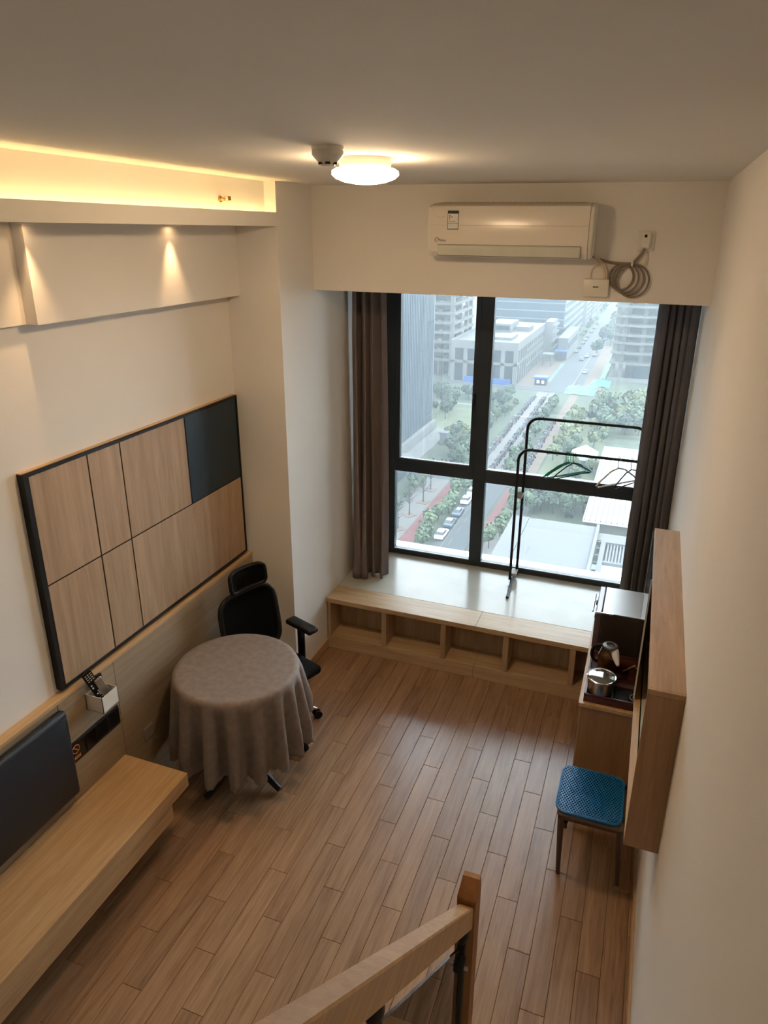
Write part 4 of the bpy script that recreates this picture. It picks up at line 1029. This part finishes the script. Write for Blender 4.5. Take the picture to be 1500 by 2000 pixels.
obj('roof', M().poly([(-15.9, GZ + 2.6), (-9.4, GZ + 2.6), (-12.6, GZ + 4.2)], 'Y', 169.6, 178.4), plain('pale_green_roof', lin((158, 176, 160)), .6), gh)
kio = thing('park_kiosk', 'small pale kiosk on the lawn by the glass tower', 'kiosk', (-50.5, 180, GZ))
obj('wall', M().box(-51.6, -49.6, 179, 181, GZ, GZ + 3.0), CONCL, kio); obj('roof', M().box(-51.9, -49.3, 178.7, 181.3, GZ + 3.0, GZ + 3.3), ROOFW, kio)

# trees
def crown_mesh(rx, rz, n, q, mt, seed):
    rnd = random.Random(seed); mb = M()
    lobes = [(rnd.uniform(-.5, .5) * rx, rnd.uniform(-.5, .5) * rx, rnd.uniform(-.35, .45) * rz, rnd.uniform(.45, .7)) for _ in range(7)] + [(0, 0, 0, .75)]
    for _ in range(n):
        lx, ly, lz, lr = rnd.choice(lobes)
        d = Vector((rnd.gauss(0, 1), rnd.gauss(0, 1), rnd.gauss(0, 1))).normalized(); k = rnd.uniform(.75, 1.0) * lr
        c = Vector((lx + d.x * rx * k, ly + d.y * rx * k, lz + d.z * rz * k))
        nn = (d + Vector((rnd.gauss(0, .4), rnd.gauss(0, .4), rnd.gauss(0, .4)))).normalized()
        a = nn.orthogonal().normalized(); b = nn.cross(a); s_ = q * rnd.uniform(.7, 1.3)
        mb.bm.faces.new([mb.bm.verts.new(c + a * s_ * u + b * s_ * v) for u, v in ((-1, -.6), (1, -.6), (.7, .8), (-.8, .7))])
    me = bpy.data.meshes.new('crown'); mb.bm.to_mesh(me); mb.bm.free(); me.materials.append(mt)
    return me
PROTO = []
for i, mt in enumerate((LEAF[0], LEAF[0], LEAF[1], LEAF[1], LEAF[2], LEAF[2])):
    PROTO.append(crown_mesh(2.3, 2.1 + .3 * (i % 2), 420, .42, mt, 40 + i))
trunk_me = M().tube([(0, 0, 0), (.1, 0, 1.4), (.05, .1, 3.0)], [.16, .13, .09], 6).mesh('trunk', BARK)
LBL = ['mid-green leafy tree growing in the park below', 'dark green leafy tree growing in the park below', 'yellow-green leafy tree growing in the park below']
def tree(x, y, s_, kind, lab=None, grp='park trees below the window', h=3.6):
    i = kind * 2 + random.randrange(2)
    t = thing('tree', lab or LBL[kind], 'tree', (x, y, GZ), random.uniform(0, 6.28), grp); t.scale = (s_, s_, s_ * random.uniform(.85, 1.15))
    c = bpy.data.objects.new('crown', PROTO[i]); COL.objects.link(c); c.parent = t; c.location = (0, 0, h)
    k = bpy.data.objects.new('trunk', trunk_me); COL.objects.link(k); k.parent = t
    return t
rnd = random.Random(11)
def scatter(n, x0, x1, y0, y1, s0, s1, kinds, lab=None, grp='park trees below the window', mind=2.6):
    got = []; tries = 0
    while len(got) < n and tries < n * 30:
        tries += 1
        x, y = rnd.uniform(x0, x1), rnd.uniform(y0, y1)
        if any(math.hypot(x - a, y - b) < mind for a, b in got): continue
        got.append((x, y)); kd = rnd.choice(kinds); cn = ('mid-green', 'dark green', 'yellow-green')[kd]
        tree(x, y, rnd.uniform(s0, s1), kd, lab.replace('#', cn) if lab else None, grp)
scatter(26, -45.8, -40.2, 162, 238, .55, .9, [0, 0, 1], '# tree between the lawn and the white scooter path', 'trees between lawn and white path')
scatter(24, -29.8, -27.4, 160, 238, .45, .72, [0, 0, 1], '# tree in the strip between white path and earth path', 'trees between the two park paths', 2.8)
scatter(30, -14.5, 2, 206, 250, .9, 1.3, [0, 0, 2, 1], '# tree in the dense grove below the wavy tower', 'trees of the grove below the wavy tower', 3.4)
scatter(26, -21.5, -9.5, 158, 228, .6, .95, [0, 2, 2], '# small tree on the lawn beside the earth path', 'small trees on the lawn by the earth path', 3.2)
scatter(20, -70, -44, 230, 242, .6, .95, [1, 1, 0], '# tree in the belt before the white podium building', 'trees before the podium building', 3.4)
scatter(9, -68, -57, 199, 221, .9, 1.4, [1], '# tree in the clump beside the glass tower', 'trees beside the glass tower', 3.0)
scatter(9, -52, -46, 186, 194, .35, .6, [0, 2], '# bush on the lawn by the pale kiosk', 'bushes by the kiosk', 2.2)
scatter(10, -37.0, -35.3, 112, 150, .55, .75, [0], 'slim young tree planted along the street kerb', 'street trees along the kerb', 2.6)
scatter(8, -24.4, -21.0, 116, 150, .6, .85, [0], 'rounded tree between the red path and the white roof', 'trees beside the white roof', 3)
scatter(14, -19.5, -8.8, 137, 150, .55, .85, [0, 0, 1], 'leafy tree in the green strip behind the white roof', 'trees in the strip behind the white roof', 2.2)
scatter(10, -48.5, -45.5, 112, 150, .45, .7, [0, 1], 'low leafy tree along the pale footway', 'trees along the pale footway', 2.4)
scatter(26, -25.5, -18, 350, 620, 1.0, 1.4, [0, 1], 'hazy green tree lining the far street', 'hazy trees along the far street', 4)
scatter(12, -37.6, -36.6, 395, 640, .6, .8, [0, 1], 'hazy green tree on the far side of the far street', 'hazy trees across the far street', 4)
# bare young trees on the pale footway
def bare(x, y, s_, sd):
    r = random.Random(sd); t = thing('bare_tree', 'thin bare young tree in a square bed on the pale footway', 'tree', (x, y, GZ), r.uniform(0, 6), 'bare trees on the pale footway'); t.scale = (s_,) * 3
    obj('trunk', M().tube([(0, 0, 0), (.05, 0, 1.6), (0, .05, 4.6)], [.11, .09, .03], 6), BARK, t, False, True)
    mb = M()
    for k in range(34):
        z = r.uniform(1.8, 4.4); a = r.uniform(0, 6.28); L_ = r.uniform(.7, 1.5); e = Vector((math.cos(a), math.sin(a), r.uniform(.5, 1.1)))
        mb.tube([(0, 0, z), Vector((0, 0, z)) + e * L_ * .5, Vector((0, 0, z)) + e * L_ + Vector((0, 0, .15))], [.035, .025, .012], 4)
    obj('branches', mb, BARK, t, False, True)
    obj('bed', M().box(-.9, .9, -.9, .9, .05, .12), GR_DIRT, t, False, True)
for i, (x, y) in enumerate(((-43.2, 113.5), (-42.4, 119.5), (-42.6, 127), (-42.2, 135), (-43, 143))): bare(x, y, 1.25, i)

# cars
def car(label, loc, rz, paint, group=None):
    t = thing('car', label, 'car', loc, rz, group)
    P = [(-2.2, .35), (-2.2, .80), (-1.95, .95), (1.0, .93), (2.05, .78), (2.2, .55), (2.2, .30)]
    mb = M().poly(P, 'Y', -.86, .86)
    bmesh.ops.bevel(mb.bm, geom=[e for e in mb.bm.edges if abs(e.verts[0].co.y - e.verts[1].co.y) < 1e-6], offset=.07, segments=1, affect='EDGES')
    obj('body', mb, paint, t, False, True)
    mb = M()
    B = [(-1.75, .93), (-1.15, 1.38), (.25, 1.38), (.95, .93)]
    V = [mb.bm.verts.new((x, s_ * (.80 if z < 1 else .62), z)) for s_ in (-1, 1) for x, z in B]
    for f in ((0, 1, 2, 3), (7, 6, 5, 4), (0, 4, 5, 1), (2, 6, 7, 3), (3, 7, 4, 0)): mb.bm.faces.new([V[i] for i in f])
    obj('windows', mb, GLZD, t, False, True)
    obj('roof', M().box(-1.18, .28, -.64, .64, 1.365, 1.43, .03), paint, t, False, True)
    for sx_ in (-1.35, 1.35):
        for sy_ in (-.8, .8): obj('wheel', M().tube([(sx_, sy_ - .1, .32), (sx_, sy_ + .1, .32)], .32, 12), RUBBER, t, False, True)
    return t
PWHITE = plain('car_white', lin((236, 238, 240)), .25, var=.01); PDARK = plain('car_dark', lin((66, 76, 84)), .25, var=.03); PGREY = plain('car_grey', lin((120, 128, 134)), .25)
cw = car('white sedan parked along the street kerb below', (-33.4, 119.2, GZ + .06), PI / 2, PWHITE, 'white cars parked along the street')
cd = car('dark grey sedan parked along the street kerb below', (-33.4, 125.2, GZ + .06), PI / 2, PDARK, 'dark cars parked along the street')
for y in (138.6, 144.2, 149.6): dup(cw, (-33.5, y, GZ + .06), PI / 2)
dup(cd, (-33.4, 131.2, GZ + .06), PI / 2)
cf = car('small car on the far street in the haze', (-29.5, 330, GZ + .06), PI / 2, CARW, 'cars on the far street')
for y in (352, 366, 381, 395, 410, 428, 447, 470): dup(cf, (-34.2, y, GZ + .06), PI / 2)
for y in (300, 345, 372, 402, 436, 460, 500): dup(cf, (-24.8, y, GZ + .06), -PI / 2)
for y in (341, 390, 421, 455): dup(cf, (-28.2, y, GZ + .06), -PI / 2)
for x, y in ((-46.0, 111.0), (-46.4, 117.0)): dup(cw, (x, y, GZ + .06), .9, 'white car parked beside the pale footway', 'white cars beside the pale footway')

# scooters
def scooter_mesh():
    mb = M()
    for x in (-.62, .62): mb.tube([(x, -.07, .25), (x, .07, .25)], .25, 8)
    mb.box(-.7, .1, -.14, .14, .38, .62); mb.box(-.75, -.05, -.13, .13, .66, .80); mb.box(-.1, .5, -.14, .14, .22, .34)
    mb.poly([(.42, .25), (.62, .30), (.50, 1.02), (.38, 1.0)], 'Y', -.18, .18)
    mb.box(.36, .44, -.33, .33, 1.0, 1.06)
    return mb.mesh('scooter', SCOOT)
SM = scooter_mesh()
def scoot_row(x, y0, y1, step, lab, grp, rz0):
    y = y0
    while y < y1:
        if rnd.random() < .93:
            o = bpy.data.objects.new('scooter', SM); COL.objects.link(o); o.location = (x + rnd.uniform(-.25, .25), y, GZ + .05); o.rotation_euler = (0, 0, rz0 + rnd.uniform(-.25, .25))
            tag(o, lab, 'scooter', grp)
        y += step * rnd.uniform(.85, 1.15)
scoot_row(-37.0, 160, 246, 1.10, 'parked scooter in the row on the lawn side of the white path', 'scooters on the lawn side of the white path', .5)
scoot_row(-33.2, 160, 246, 1.10, 'parked scooter in the row between the two white paths', 'scooters between the white paths', .5)
scoot_row(-30.6, 160, 190, 1.20, 'parked scooter in the row under the trees by the white path', 'scooters under the path trees', .5)
scoot_row(-25.6, 160, 215, 1.15, 'parked scooter in the row along the bare earth path', 'scooters along the earth path', .4)
scoot_row(-11.6, 137.5, 141, .8, 'parked scooter in the small group behind the white roof', 'scooters behind the white roof', 0)
for yy in (164, 168): 
    for xx in range(6):
        o = bpy.data.objects.new('scooter', SM); COL.objects.link(o); o.location = (-43 - xx * 1.1, 160 + (yy - 164) * .6, GZ + .05); o.rotation_euler = (0, 0, 1.4)
        tag(o, 'parked scooter in the short row at the park corner', 'scooter', 'scooters at the park corner')

# haze over the town
hz = bpy.data.materials.new('town_haze'); hz.use_nodes = True; nt = hz.node_tree; nt.nodes.clear()
oo = nt.nodes.new('ShaderNodeOutputMaterial'); vs = nt.nodes.new('ShaderNodeVolumeScatter'); vs.inputs['Color'].default_value = (.88, .96, 1, 1); vs.inputs['Density'].default_value = .00040; vs.inputs['Anisotropy'].default_value = 0
nt.links.new(vs.outputs[0], oo.inputs['Volume'])
hzo = obj('haze', M().box(-400, 240, 8, 1050, GZ - .4, 8), hz); hzo['kind'] = 'stuff'; hzo['label'] = 'pale morning haze hanging over the town'; hzo['category'] = 'haze'
